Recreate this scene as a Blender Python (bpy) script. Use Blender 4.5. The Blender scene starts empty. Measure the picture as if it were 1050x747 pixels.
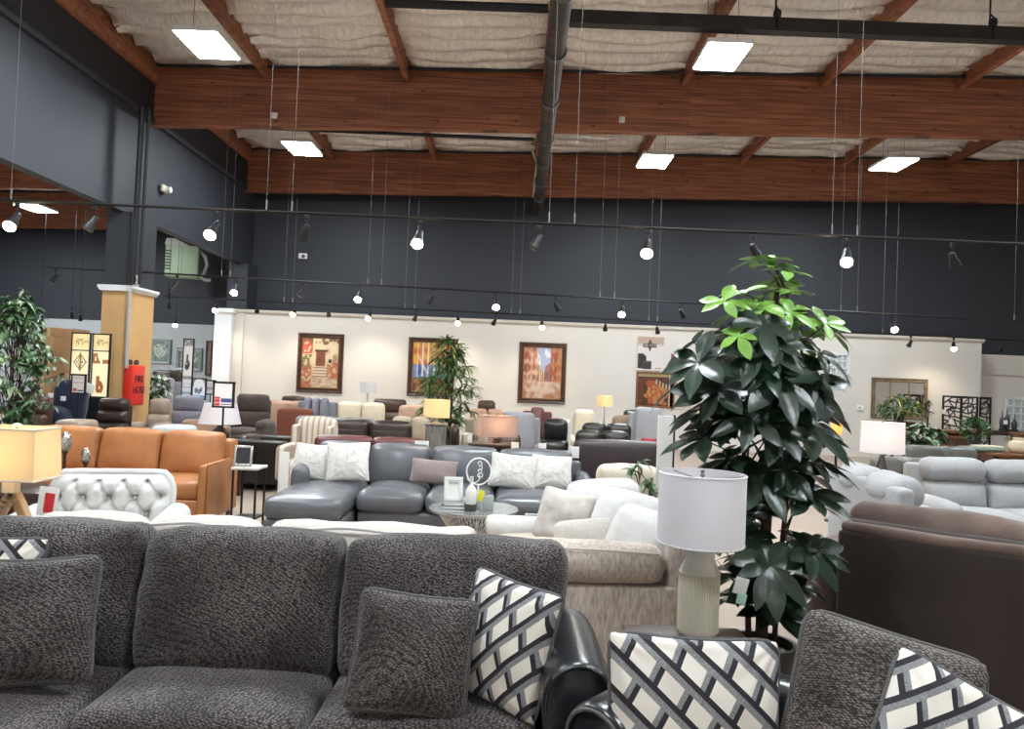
import bpy, bmesh, math, random
from mathutils import Vector, Matrix, noise, Euler
random.seed(7)
PI = math.pi
R = math.radians
SC = bpy.context.scene
COL = SC.collection
# ------------------------------------------------------------------ camera
F = 758.0
EYE = Vector((0, 0, 1.55))
PITCH = math.atan(16.5 / F)
ROLL = 0.040
cam_d = bpy.data.cameras.new('camera')
cam = bpy.data.objects.new('camera', cam_d)
COL.objects.link(cam)
cam_d.sensor_width = 36.0
cam_d.lens = 36.0 * F / 1050.0
cam_d.clip_end = 200
CM = Matrix.Rotation(PI / 2 + PITCH, 4, 'X') @ Matrix.Rotation(ROLL, 4, 'Z')
cam.matrix_world = Matrix.Translation(EYE) @ CM
SC.camera = cam


def at(px, py, Y):
    """the point of the place seen at that pixel, Y metres in front of the viewer"""
    d = CM.to_3x3() @ Vector(((px - 525.0) / F, (373.5 - py) / F, -1.0))
    return EYE + d * (Y / d.y)


# ------------------------------------------------------------------ materials
MATS = {}


def mat(name, c, rough=.6, metal=0.0, bump=0.0, bs=60.0, var=0.0, vs=8.0, c2=None, sheen=0.0, emit=None, es=0.0,
        coat=0.0, alpha=None, trans=0.0, spec=.5, kind='noise', stretch=(1, 1, 1), vertex=False, detail=4.0, sharp=None, bdist=.01):
    if name in MATS:
        return MATS[name]
    m = bpy.data.materials.new(name)
    m.use_nodes = True
    nt = m.node_tree
    b = nt.nodes['Principled BSDF']
    L = nt.links.new
    c = tuple(c) + (1,)
    b.inputs['Base Color'].default_value = c
    b.inputs['Roughness'].default_value = rough
    b.inputs['Metallic'].default_value = metal
    b.inputs['Specular IOR Level'].default_value = spec
    if sheen:
        b.inputs['Sheen Weight'].default_value = sheen
        b.inputs['Sheen Roughness'].default_value = .4
    if coat:
        b.inputs['Coat Weight'].default_value = coat
        b.inputs['Coat Roughness'].default_value = .15
    if trans:
        b.inputs['Transmission Weight'].default_value = trans
    if emit:
        b.inputs['Emission Color'].default_value = tuple(emit) + (1,)
        b.inputs['Emission Strength'].default_value = es
    m.diffuse_color = c
    tc = nt.nodes.new('ShaderNodeTexCoord')
    mp = nt.nodes.new('ShaderNodeMapping')
    mp.inputs['Scale'].default_value = stretch
    L(tc.outputs['Object'], mp.inputs['Vector'])
    if vertex:
        a = nt.nodes.new('ShaderNodeVertexColor')
        a.layer_name = 'Col'
        L(a.outputs['Color'], b.inputs['Base Color'])
    elif c2 is not None or var:
        if kind == 'voronoi':
            n = nt.nodes.new('ShaderNodeTexVoronoi')
            n.inputs['Scale'].default_value = vs
            fac = n.outputs['Distance']
        elif kind == 'wave':
            n = nt.nodes.new('ShaderNodeTexWave')
            n.inputs['Scale'].default_value = vs
            n.inputs['Distortion'].default_value = 1.5
            n.inputs['Detail'].default_value = 2
            fac = n.outputs['Fac']
        else:
            n = nt.nodes.new('ShaderNodeTexNoise')
            n.inputs['Scale'].default_value = vs
            n.inputs['Detail'].default_value = detail
            fac = n.outputs['Fac']
        L(mp.outputs['Vector'], n.inputs['Vector'])
        rp = nt.nodes.new('ShaderNodeValToRGB')
        lo, hi = sharp or (.3, .7)
        rp.color_ramp.elements[0].position = lo
        rp.color_ramp.elements[1].position = hi
        if c2 is None:
            rp.color_ramp.elements[0].color = tuple(max(0, x * (1 - var)) for x in c[:3]) + (1,)
            rp.color_ramp.elements[1].color = tuple(min(1, x * (1 + var)) for x in c[:3]) + (1,)
        else:
            rp.color_ramp.elements[0].color = c
            rp.color_ramp.elements[1].color = tuple(c2) + (1,)
        L(fac, rp.inputs['Fac'])
        L(rp.outputs['Color'], b.inputs['Base Color'])
    if bump:
        n = nt.nodes.new('ShaderNodeTexNoise')
        n.inputs['Scale'].default_value = bs
        n.inputs['Detail'].default_value = 3
        L(mp.outputs['Vector'], n.inputs['Vector'])
        bp = nt.nodes.new('ShaderNodeBump')
        bp.inputs['Strength'].default_value = bump
        bp.inputs['Distance'].default_value = bdist
        L(n.outputs['Fac'], bp.inputs['Height'])
        L(bp.outputs['Normal'], b.inputs['Normal'])
    MATS[name] = m
    return m


def chenille(name, lo, hi, scale=1.0):
    """nubby woven fabric: small diagonal loops, with patches where the nap lies the other way"""
    m = bpy.data.materials.new(name)
    m.use_nodes = True
    nt = m.node_tree
    L = nt.links.new
    b = nt.nodes['Principled BSDF']
    b.inputs['Roughness'].default_value = .85
    b.inputs['Sheen Weight'].default_value = .35
    b.inputs['Sheen Roughness'].default_value = .35
    tc = nt.nodes.new('ShaderNodeTexCoord')
    mp = nt.nodes.new('ShaderNodeMapping')
    mp.inputs['Rotation'].default_value = (0, R(35), R(20))
    mp.inputs['Scale'].default_value = (scale * .8, scale, 1.7 * scale)
    L(tc.outputs['Object'], mp.inputs['Vector'])
    v = nt.nodes.new('ShaderNodeTexVoronoi')
    v.inputs['Scale'].default_value = 122
    v.inputs['Randomness'].default_value = .55
    L(mp.outputs['Vector'], v.inputs['Vector'])
    n = nt.nodes.new('ShaderNodeTexNoise')
    n.inputs['Scale'].default_value = 4.2
    n.inputs['Detail'].default_value = 4
    L(tc.outputs['Object'], n.inputs['Vector'])
    rp = nt.nodes.new('ShaderNodeValToRGB')
    rp.color_ramp.elements[0].position = .12
    rp.color_ramp.elements[0].color = tuple(hi) + (1,)
    rp.color_ramp.elements[1].position = .62
    rp.color_ramp.elements[1].color = tuple(lo) + (1,)
    L(v.outputs['Distance'], rp.inputs['Fac'])
    mx = nt.nodes.new('ShaderNodeMix')
    mx.data_type = 'RGBA'
    mx.blend_type = 'MULTIPLY'
    mx.inputs['Factor'].default_value = 1.0
    r2 = nt.nodes.new('ShaderNodeValToRGB')
    r2.color_ramp.elements[0].position = .38
    r2.color_ramp.elements[0].color = (.40, .37, .36, 1)
    r2.color_ramp.elements[1].position = .62
    r2.color_ramp.elements[1].color = (1, 1, 1, 1)
    L(n.outputs['Fac'], r2.inputs['Fac'])
    L(rp.outputs['Color'], mx.inputs['A'])
    L(r2.outputs['Color'], mx.inputs['B'])
    L(mx.outputs['Result'], b.inputs['Base Color'])
    bp = nt.nodes.new('ShaderNodeBump')
    bp.inputs['Strength'].default_value = .8
    bp.inputs['Distance'].default_value = .006
    bp.invert = True
    L(v.outputs['Distance'], bp.inputs['Height'])
    L(bp.outputs['Normal'], b.inputs['Normal'])
    m.diffuse_color = tuple(lo) + (1,)
    MATS[name] = m
    return m


# ------------------------------------------------------------------ geometry collector
class G:
    def __init__(s):
        s.v, s.f, s.c = [], [], []

    def add(s, vs, fs, M=None, cols=None):
        o = len(s.v)
        if M is not None:
            vs = [M @ Vector(p) for p in vs]
        s.v += [tuple(p) for p in vs]
        s.f += [tuple(i + o for i in f) for f in fs]
        s.c += cols if cols else [(1, 1, 1)] * len(vs)
        return s

    def box(s, c, d, M=None):
        x, y, z = d[0] / 2, d[1] / 2, d[2] / 2
        vs = [(c[0] + i * x, c[1] + j * y, c[2] + k * z) for k in (-1, 1) for j in (-1, 1) for i in (-1, 1)]
        return s.add(vs, [(0, 2, 3, 1), (4, 5, 7, 6), (0, 1, 5, 4), (2, 6, 7, 3), (0, 4, 6, 2), (1, 3, 7, 5)], M)

    def rb(s, c, d, r=.02, k=3, crown=(0, 0, 0), nz=0.0, ns=4.0, M=None):
        """box with rounded edges; crown puffs the faces out, nz adds soft dents"""
        h = [x / 2 for x in d]
        r = min([r] + [x * .999 for x in h])
        ax = []
        for a in range(3):
            t = [-h[a], -h[a] + r * .2, -h[a] + r * .5, -h[a] + r]
            inn = h[a] - r
            for i in range(1, k):
                t.append(-inn + 2 * inn * i / k)
            t += [h[a] - r, h[a] - r * .5, h[a] - r * .2, h[a]]
            ax.append(t)
        idx, vs, fs = {}, [], []
        inner = [x - r for x in h]

        def vid(q):
            key = tuple(round(x, 5) for x in q)
            if key in idx:
                return idx[key]
            inn = Vector([max(-inner[a], min(inner[a], q[a])) for a in range(3)])
            dl = Vector(q) - inn
            p = inn + (dl.normalized() * r if dl.length > 1e-9 else dl)
            e = [p[a] / h[a] for a in range(3)]
            for a in range(3):
                if crown[a]:
                    b_, c_ = (a + 1) % 3, (a + 2) % 3
                    p[a] += e[a] * crown[a] * max(0, 1 - e[b_] ** 2) * max(0, 1 - e[c_] ** 2)
            if nz:
                w = Vector(c) + p
                p += nz * .4 * Vector((noise.noise(w * ns * 2.6), noise.noise(w * ns * 2.6 + Vector((4, 8, 1))), noise.noise(w * ns * 2.6 + Vector((7, 2, 5)))))
                p += nz * Vector((noise.noise(w * ns), noise.noise(w * ns + Vector((9, 3, 1))), noise.noise(w * ns + Vector((2, 7, 5)))))
            vs.append(Vector(c) + p)
            idx[key] = len(vs) - 1
            return idx[key]
        for a in range(3):
            b_, c_ = (a + 1) % 3, (a + 2) % 3
            for sg in (-1, 1):
                B, C_ = ax[b_], ax[c_]
                for i in range(len(B) - 1):
                    for j in range(len(C_) - 1):
                        q = []
                        for (ii, jj) in ((i, j), (i + 1, j), (i + 1, j + 1), (i, j + 1)):
                            p = [0, 0, 0]
                            p[a] = sg * h[a]; p[b_] = B[ii]; p[c_] = C_[jj]
                            q.append(vid(p))
                        fs.append(tuple(q if sg > 0 else q[::-1]))
        return s.add(vs, fs, M)

    def lathe(s, prof, c=(0, 0, 0), n=24, M=None, cap=True):
        vs, fs = [], []
        for (r, z) in prof:
            for i in range(n):
                a = 2 * PI * i / n
                vs.append((c[0] + r * math.cos(a), c[1] + r * math.sin(a), c[2] + z))
        for k in range(len(prof) - 1):
            for i in range(n):
                j = (i + 1) % n
                fs.append((k * n + i, k * n + j, (k + 1) * n + j, (k + 1) * n + i))
        if cap:
            fs.append(tuple(range(n))[::-1])
            o = (len(prof) - 1) * n
            fs.append(tuple(range(o, o + n)))
        return s.add(vs, fs, M)

    def tube(s, pts, r, n=8, closed=False, M=None):
        pts = [Vector(p) for p in pts]
        m = len(pts)
        rr = r if isinstance(r, (list, tuple)) else [r] * m
        vs, fs = [], []
        up = None
        for i, p in enumerate(pts):
            if closed:
                t = pts[(i + 1) % m] - pts[i - 1]
            else:
                t = pts[min(i + 1, m - 1)] - pts[max(i - 1, 0)]
            t.normalize()
            if up is None:
                up = Vector((0, 0, 1)) if abs(t.z) < .9 else Vector((1, 0, 0))
            u = (up - t * up.dot(t))
            if u.length < 1e-5:
                u = t.orthogonal()
            u.normalize(); up = u
            w = t.cross(u)
            for k in range(n):
                a = 2 * PI * k / n
                vs.append(p + (u * math.cos(a) + w * math.sin(a)) * rr[i])
        for i in range(m if closed else m - 1):
            for k in range(n):
                l = (k + 1) % n
                i2 = (i + 1) % m
                fs.append((i * n + k, i * n + l, i2 * n + l, i2 * n + k))
        if not closed:
            fs.append(tuple(range(n))[::-1])
            fs.append(tuple(range((m - 1) * n, m * n)))
        return s.add(vs, fs, M)

    def prism(s, poly, axis, a0, a1, M=None):
        """polygon (2D) extruded along axis 0/1/2 from a0 to a1"""
        n = len(poly)
        vs = []
        for a in (a0, a1):
            for (p, q) in poly:
                vs.append({0: (a, p, q), 1: (p, a, q), 2: (p, q, a)}[axis])
        fs = [tuple(range(n)), tuple(range(n, 2 * n))[::-1]]
        for i in range(n):
            j = (i + 1) % n
            fs.append((i, i + n, j + n, j))
        return s.add(vs, fs, M)

    def grid(s, fn, nu, nv, M=None, col=None):
        vs, fs, cs = [], [], []
        for j in range(nv + 1):
            for i in range(nu + 1):
                vs.append(fn(i / nu, j / nv))
                if col:
                    cs.append(col(i / nu, j / nv))
        for j in range(nv):
            for i in range(nu):
                a = j * (nu + 1) + i
                fs.append((a, a + 1, a + nu + 2, a + nu + 1))
        return s.add(vs, fs, M, cs or None)

    def build(s, name, m, parent=None, smooth=True, cols=False, fix=True, sharp=42):
        me = bpy.data.meshes.new(name)
        me.from_pydata(s.v, [], s.f)
        if cols:
            ca = me.color_attributes.new('Col', 'FLOAT_COLOR', 'POINT')
            for i, c in enumerate(s.c):
                ca.data[i].color = (c[0], c[1], c[2], 1)
        if fix:
            bm = bmesh.new(); bm.from_mesh(me)
            bmesh.ops.recalc_face_normals(bm, faces=bm.faces)
            bm.to_mesh(me); bm.free()
        if smooth:
            me.polygons.foreach_set('use_smooth', [True] * len(me.polygons))
            me.set_sharp_from_angle(angle=R(sharp))
        me.materials.append(m)
        o = bpy.data.objects.new(name, me)
        COL.objects.link(o)
        if parent is not None:
            o.parent = parent
        return o


def tag(o, label, cat, group=None):
    o['label'] = label
    o['category'] = cat
    if group:
        o['group'] = group
    return o


def thing(name, label, cat, loc=(0, 0, 0), rz=0.0, group=None):
    o = bpy.data.objects.new(name, None)
    o.empty_display_size = .1
    COL.objects.link(o)
    o.location = loc
    o.rotation_euler = (0, 0, rz)
    return tag(o, label, cat, group)


def struct(name, g, m, smooth=False, parent=None):
    o = g.build(name, m, parent, smooth)
    if parent is None:
        o['kind'] = 'structure'
    return o


def copy_tree(o, parent=None):
    c = o.copy()
    COL.objects.link(c)
    if parent is not None:
        c.parent = parent
    for ch in list(o.children):
        copy_tree(ch, c)
    return c


ORD = 'first second third fourth fifth sixth seventh eighth ninth tenth eleventh twelfth thirteenth fourteenth fifteenth'.split()
def box_part(parent, name, c, d, m, r=.01, k=2, **kw):
    return G().rb(c, d, r, k, **kw).build(name, m, parent)


def lattice_mat(name, S=.086, T=.071, wv=.029, pa=-41, pb=61, off=(0, 0), mirror=False, shift=.36):
    """woven parallelogram print: cream cells edged with black bars and grey bands"""
    m = bpy.data.materials.new(name)
    m.use_nodes = True
    nt = m.node_tree
    L = nt.links.new
    b = nt.nodes['Principled BSDF']
    b.inputs['Roughness'].default_value = .85
    tc = nt.nodes.new('ShaderNodeTexCoord')
    sp = nt.nodes.new('ShaderNodeSeparateXYZ')
    L(tc.outputs['Object'], sp.inputs[0])

    def op(kind, a, b_=None, c=None):
        n = nt.nodes.new('ShaderNodeMath')
        n.operation = kind
        for i, v in enumerate((a, b_, c)):
            if v is None: continue
            if isinstance(v, (int, float)): n.inputs[i].default_value = v
            else: L(v, n.inputs[i])
        return n.outputs[0]
    x = op('MULTIPLY_ADD', sp.outputs[0], -1.0 if mirror else 1.0, off[0])
    z = op('ADD', sp.outputs[2], off[1])
    pa, pb = R(pa), R(pb)
    ax, ay, bx, by = math.cos(pa), math.sin(pa), math.cos(pb), math.sin(pb)
    det = ax * by - ay * bx
    s_ = op('ADD', op('MULTIPLY', x, by / det), op('MULTIPLY', z, -bx / det))
    t_ = op('ADD', op('MULTIPLY', z, ax / det), op('MULTIPLY', x, -ay / det))
    row = op('FLOOR', op('DIVIDE', t_, T))
    t2 = op('SUBTRACT', t_, op('MULTIPLY', row, T))
    s3 = op('SUBTRACT', s_, op('MULTIPLY', row, S * shift))
    s2 = op('SUBTRACT', s3, op('MULTIPLY', op('FLOOR', op('DIVIDE', s3, S)), S))
    inA = op('LESS_THAN', t2, wv)
    blA = op('GREATER_THAN', t2, wv * .52)
    inB = op('LESS_THAN', s2, wv * .92)
    blB = op('GREATER_THAN', s2, wv * .46)
    band = op('MAXIMUM', inA, inB)
    blk = op('ADD', op('MULTIPLY', inA, blA), op('MULTIPLY', op('SUBTRACT', 1.0, inA), op('MULTIPLY', inB, blB)))
    nz_ = nt.nodes.new('ShaderNodeTexNoise')
    nz_.inputs['Scale'].default_value = 420
    L(tc.outputs['Object'], nz_.inputs['Vector'])
    gr = nt.nodes.new('ShaderNodeValToRGB')
    gr.color_ramp.elements[0].color = (.11, .11, .115, 1); gr.color_ramp.elements[0].position = .3
    gr.color_ramp.elements[1].color = (.31, .31, .32, 1); gr.color_ramp.elements[1].position = .7
    L(nz_.outputs['Fac'], gr.inputs['Fac'])
    m1 = nt.nodes.new('ShaderNodeMix'); m1.data_type = 'RGBA'
    L(band, m1.inputs['Factor']); m1.inputs['A'].default_value = (.72, .67, .60, 1); L(gr.outputs['Color'], m1.inputs['B'])
    m2 = nt.nodes.new('ShaderNodeMix'); m2.data_type = 'RGBA'
    L(blk, m2.inputs['Factor']); L(m1.outputs['Result'], m2.inputs['A']); m2.inputs['B'].default_value = (.018, .015, .022, 1)
    L(m2.outputs['Result'], b.inputs['Base Color'])
    m.diffuse_color = (.5, .48, .45, 1)
    return m
# ------------------------------------------------------------------ colours
M_NAVY = mat('navy_paint', (.0250, .0275, .0365), .6, var=.10, vs=.6, bump=.05, bs=40)
M_CREAM = mat('cream_paint', (.63, .59, .54), .75, var=.03, vs=.5)
M_WHITEP = mat('white_paint', (.78, .80, .82), .7)
M_TAN = mat('tan_paint', (.60, .36, .15), .7, var=.06, vs=2)
M_BLACKM = mat('black_metal', (.012, .012, .013), .45, .3)
M_BLACKP = mat('black_pipe', (.010, .010, .011), .6, .2)
M_STEEL = mat('dull_steel', (.10, .10, .10), .5, .7, var=.25, vs=6)
M_WIRE = mat('steel_cable', (.20, .20, .20), .5, .6)
M_BULBOFF0 = mat('smoked_lens', (.1, .1, .11), .2)
M_WHITEPL = mat('white_plastic', (.75, .75, .73), .4)
M_CARPET = mat('beige_carpet', (.36, .29, .24), .95, var=.25, vs=140, bump=.4, bs=300)
M_TILE = mat('pale_tile', (.62, .56, .48), .35, var=.08, vs=3)
M_DWOOD = mat('dark_wood', (.045, .022, .014), .35, var=.35, vs=9, stretch=(1, 6, 6), coat=.2)
M_BRWOOD = mat('brown_wood', (.17, .065, .028), .4, var=.35, vs=9, stretch=(1, 6, 6))
M_OAK = mat('pale_oak', (.50, .33, .18), .45, var=.08, vs=6, stretch=(2, 2, 1))
M_LED = mat('led_panel_glow', (1, 1, 1), .5, emit=(.86, .95, 1.0), es=84.0)
M_FOIL = mat('foil_insulation', (.80, .75, .69), .38, .45, var=.10, vs=5, bump=.5, bs=9, bdist=.05, stretch=(3, .8, 1))


def beam_wood():
    m = bpy.data.materials.new('laminated_timber')
    m.use_nodes = True
    nt = m.node_tree
    L = nt.links.new
    b = nt.nodes['Principled BSDF']
    b.inputs['Roughness'].default_value = .6
    tc = nt.nodes.new('ShaderNodeTexCoord')
    mp = nt.nodes.new('ShaderNodeMapping')
    mp.inputs['Scale'].default_value = (.5, 3, 14)
    L(tc.outputs['Object'], mp.inputs['Vector'])
    n = nt.nodes.new('ShaderNodeTexNoise')
    n.inputs['Scale'].default_value = 2.2
    n.inputs['Detail'].default_value = 5
    L(mp.outputs['Vector'], n.inputs['Vector'])
    rp = nt.nodes.new('ShaderNodeValToRGB')
    rp.color_ramp.elements[0].position = .3
    rp.color_ramp.elements[0].color = (.17, .052, .024, 1)
    rp.color_ramp.elements[1].position = .75
    rp.color_ramp.elements[1].color = (.47, .175, .078, 1)
    L(n.outputs['Fac'], rp.inputs['Fac'])
    br = nt.nodes.new('ShaderNodeTexBrick')      # the glued boards
    br.inputs['Scale'].default_value = 1.0
    br.inputs['Brick Width'].default_value = 3.1
    br.inputs['Row Height'].default_value = .105
    br.inputs['Mortar Size'].default_value = .004
    br.inputs['Color1'].default_value = (1, 1, 1, 1)
    br.inputs['Color2'].default_value = (.72, .70, .68, 1)
    br.inputs['Mortar'].default_value = (.35, .32, .3, 1)
    m3 = nt.nodes.new('ShaderNodeMapping')
    m3.inputs['Rotation'].default_value = (R(-90), 0, 0)
    L(tc.outputs['Object'], m3.inputs['Vector'])
    L(m3.outputs['Vector'], br.inputs['Vector'])
    mx = nt.nodes.new('ShaderNodeMix')
    mx.data_type = 'RGBA'; mx.blend_type = 'MULTIPLY'
    mx.inputs['Factor'].default_value = 1
    L(rp.outputs['Color'], mx.inputs['A'])
    L(br.outputs['Color'], mx.inputs['B'])
    v = nt.nodes.new('ShaderNodeTexVoronoi')      # knots
    v.inputs['Scale'].default_value = 2.1
    mp2 = nt.nodes.new('ShaderNodeMapping')
    mp2.inputs['Scale'].default_value = (.8, .3, 2.0)
    L(tc.outputs['Object'], mp2.inputs['Vector'])
    L(mp2.outputs['Vector'], v.inputs['Vector'])
    r3 = nt.nodes.new('ShaderNodeValToRGB')
    r3.color_ramp.elements[0].position = .03
    r3.color_ramp.elements[0].color = (.22, .2, .2, 1)
    r3.color_ramp.elements[1].position = .11
    r3.color_ramp.elements[1].color = (1, 1, 1, 1)
    L(v.outputs['Distance'], r3.inputs['Fac'])
    m2 = nt.nodes.new('ShaderNodeMix')
    m2.data_type = 'RGBA'; m2.blend_type = 'MULTIPLY'
    m2.inputs['Factor'].default_value = 1
    L(mx.outputs['Result'], m2.inputs['A'])
    L(r3.outputs['Color'], m2.inputs['B'])
    L(m2.outputs['Result'], b.inputs['Base Color'])
    m.diffuse_color = (.2, .07, .03, 1)
    return m


M_BEAM = beam_wood()
TILT = .026
def roof(x): return 7.38 + TILT * x
def below(x): return 6.21 + TILT * x

# ------------------------------------------------------------------ the building
struct('floor', G().box((-1, 8, -.05), (40, 40, .1)), M_CARPET)
struct('trim_1', G().box((-2.2, 11.0, .004), (6, 1.2, .01)), M_TILE)          # pale aisle strip
# roof deck
g = G()
for x0, x1 in ((-18, 17),):
    g.add([(x0, -8, roof(x0) + .12), (x1, -8, roof(x1) + .12), (x1, 25, roof(x1) + .12), (x0, 25, roof(x0) + .12),
           (x0, -8, roof(x0) + .3), (x1, -8, roof(x1) + .3), (x1, 25, roof(x1) + .3), (x0, 25, roof(x0) + .3)],
          [(0, 1, 2, 3), (4, 7, 6, 5), (0, 4, 5, 1), (1, 5, 6, 2), (2, 6, 7, 3), (3, 7, 4, 0)])
struct('ceiling', g, M_FOIL)


def timber(name, y, x0, x1, depth=1.14, th=.17):
    g = G()
    z = lambda x, t: (below(x) if t == 0 else below(x) + depth)
    g.add([(x0, y - th / 2, z(x0, 0)), (x1, y - th / 2, z(x1, 0)), (x1, y + th / 2, z(x1, 0)), (x0, y + th / 2, z(x0, 0)),
           (x0, y - th / 2, z(x0, 1)), (x1, y - th / 2, z(x1, 1)), (x1, y + th / 2, z(x1, 1)), (x0, y + th / 2, z(x0, 1))],
          [(0, 1, 2, 3), (4, 7, 6, 5), (0, 4, 5, 1), (1, 5, 6, 2), (2, 6, 7, 3), (3, 7, 4, 0)])
    return struct(name, g, M_BEAM)


timber('beam_1', 13.75, -6.9, 16.5)
timber('beam_2', 18.6, -6.9, 16.5)
timber('beam_3', 18.6, -18, -7.12)
timber('beam_4', 23.6, -18, -7.12)
timber('beam_5', 13.75, -18, -7.12)
timber('beam_6', 8.9 - .1, -18, -7.12)
# joists and the foil quilt sagging between them
PX = [.41 + 2.57 * k for k in range(-2, 7)]
BAYS = ((5.5, 13.66), (13.84, 18.51))
n = 0
for (y0, y1) in BAYS:
    for x in PX:
        n += 1
        z = roof(x)
        struct('joist_%d' % n, G().box((x, (y0 + y1) / 2, z - .14), (.10, y1 - y0, .34)), M_BEAM)
# ledger on the left wall
for i, (y0, y1) in enumerate(BAYS):
    struct('trim_%d' % (i + 2), G().box((-6.84, (y0 + y1) / 2, roof(-6.9) - .2), (.12, y1 - y0, .42)), M_BEAM)


M_CREASE_SHADE = mat('crease_shade', (.10, .085, .07), .7)


def quilt(name, x0, x1, y0, y1):
    rows = int((y1 - y0) / .40)
    nv = rows * 12
    nu = 16

    def fn(u, v):
        x = x0 + (x1 - x0) * u
        y = y0 + (y1 - y0) * v
        ph = v * rows
        fold = abs(math.sin(PI * ph))
        edge = math.sin(PI * min(1, max(0, u)))
        jag = noise.noise(Vector((x * 1.3, y * 1.1, 3.0)))
        j2 = noise.noise(Vector((x * 5.0, y * 4.0, 1.0)))
        z = roof(x) + .05 - .21 * (fold ** .55) * (.35 + .65 * edge ** .4) * (.8 + .5 * noise.noise(Vector((x * .8, math.floor(ph) * 3.3, 2)))) - .04 * edge - .030 * jag - .015 * j2 + (1 - edge ** .5) * (.16 * noise.noise(Vector((x * 2, y * 5, 9))) - .05)
        return (x, y + .05 * jag, z)
    o = struct(name, G().grid(fn, nu, nv), M_FOIL, smooth=True)
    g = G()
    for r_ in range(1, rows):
        g.tube([(p[0], p[1], p[2] - .012) for p in (fn(k / 12, r_ / rows) for k in range(13))], .012, 5)  # dark tubes added along the folds to draw the shade in the creases
    g.build('crease_shade_tube', M_CREASE_SHADE, o)
    return o


n = 0
edges = [-6.78] + PX + [16.4]
for (y0, y1) in BAYS:
    for a, b in zip(edges[:-1], edges[1:]):
        n += 1
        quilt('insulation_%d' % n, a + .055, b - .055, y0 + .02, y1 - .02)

# walls
struct('wall_back', G().box((5.0, 19.4, 3.7), (24.2, .16, 7.4)), M_NAVY)
struct('wall_right', G().box((16.6, 8.5, 3.9), (.2, 33, 7.8)), M_CREAM)
# left side: header over two open bays, posts between
H0 = 4.24
struct('wall_left', G().box((-7.0, 12.2, (H0 + 7.15) / 2), (.2, 14.4, 7.15 - H0)), M_NAVY)
struct('trim_4', G().box((-6.86, 12.2, 6.12), (.09, 14.3, .09)), M_NAVY)                # ledge along the header
struct('trim_5', G().box((-6.88, 12.2, 6.62), (.06, 14.3, .9)), mat('black_paint', (.012, .013, .016), .7))
struct('column_1', G().box((-6.97, 13.35, 3.55), (.44, .9, 1.38)), M_NAVY)             # above the tan casing
struct('column_2', G().box((-6.97, 13.35, 1.43), (.46, .92, 2.86)), M_TAN)
struct('trim_6', G().prism([(-7.22, 0), (-6.72, 0), (-6.67, .06), (-6.67, .10), (-7.27, .10), (-7.27, .06)], 1, 12.84, 13.86, Matrix.Translation((0, 0, 2.84))), M_WHITEP)
struct('column_3', G().box((-7.0, 18.95, 3.6), (.5, .7, 1.3)), M_NAVY)
struct('wall_far', G().box((-12.6, 24.1, 3.7), (11.0, .2, 7.4)), M_NAVY)
struct('trim_7', G().box((-12.6, 23.95, 1.48), (10.8, .06, 2.96)), mat('pale_grey_paint', (.47, .49, .50), .75))
struct('wall_side', G().box((-18.1, 8.5, 3.6), (.2, 32, 7.2)), M_NAVY)
struct('wall_rear', G().box((-7.13, 21.6, 3.5), (.2, 4.9, 7.0)), M_NAVY)
# cream partition
PT = 2.96
struct('wall_cream', G().box((2.35, 18.62, PT / 2), (18.8, .22, PT)), M_CREAM)
struct('trim_8', G().prism([(18.51, 0), (18.45, .04), (18.43, .10), (18.75, .10), (18.75, 0)], 0, -7.05, 11.79, Matrix.Translation((0, 0, PT))), M_CREAM)
struct('column_4', G().box((-7.22, 18.6, PT / 2), (.42, .5, PT)), M_WHITEP)
struct('trim_9', G().box((-7.22, 18.6, PT + .05), (.52, .6, .1)), M_WHITEP)
struct('trim_10', G().box((-6.85, 18.48, PT / 2), (.2, .05, PT)), M_CREAM)
# lower return wall at right with a latticed window
struct('wall_return', G().box((14.1, 19.22, 1.36), (4.8, .16, 2.72)), M_CREAM)
struct('trim_11', G().box((13.45, 19.12, 1.36), (.12, .04, 2.72)), M_CREAM)
struct('trim_12', G().box((14.1, 19.12, 2.22), (4.0, .04, .05)), M_CREAM)


def lattice_window(name, px0, px1, py0, py1, Y, nx, ny):
    a, b = at(px0, py0, Y), at(px1, py1, Y)
    x0, x1, z1, z0 = a.x, b.x, a.z, b.z
    w = bpy.data.objects.new(name, None)
    COL.objects.link(w)
    w['kind'] = 'structure'
    g = G()
    t = .07
    for c, d in ((((x0 + x1) / 2, Y, z0), (x1 - x0, .06, t)), (((x0 + x1) / 2, Y, z1), (x1 - x0, .06, t)),
                 ((x0, Y, (z0 + z1) / 2), (t, .06, z1 - z0 + t)), ((x1, Y, (z0 + z1) / 2), (t, .06, z1 - z0 + t))):
        g.box(c, d)
    for i in range(1, nx):
        g.box((x0 + (x1 - x0) * i / nx, Y, (z0 + z1) / 2), (.03, .04, z1 - z0))
    for i in range(1, ny):
        g.box(((x0 + x1) / 2, Y, z0 + (z1 - z0) * i / ny), (x1 - x0, .04, .03))
    g.build('window_frame', M_WHITEPL, w, False)
    G().box(((x0 + x1) / 2, Y + .025, (z0 + z1) / 2), (x1 - x0, .01, z1 - z0)).build('pane', mat('pale_pane', (.42, .48, .50), .15), w, False)
    return w


lattice_window('window_1', 1032, 1062, 408, 448, 19.08, 4, 5)
lattice_window('window_2', 846, 869, 362, 392, 18.46, 4, 4)

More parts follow.
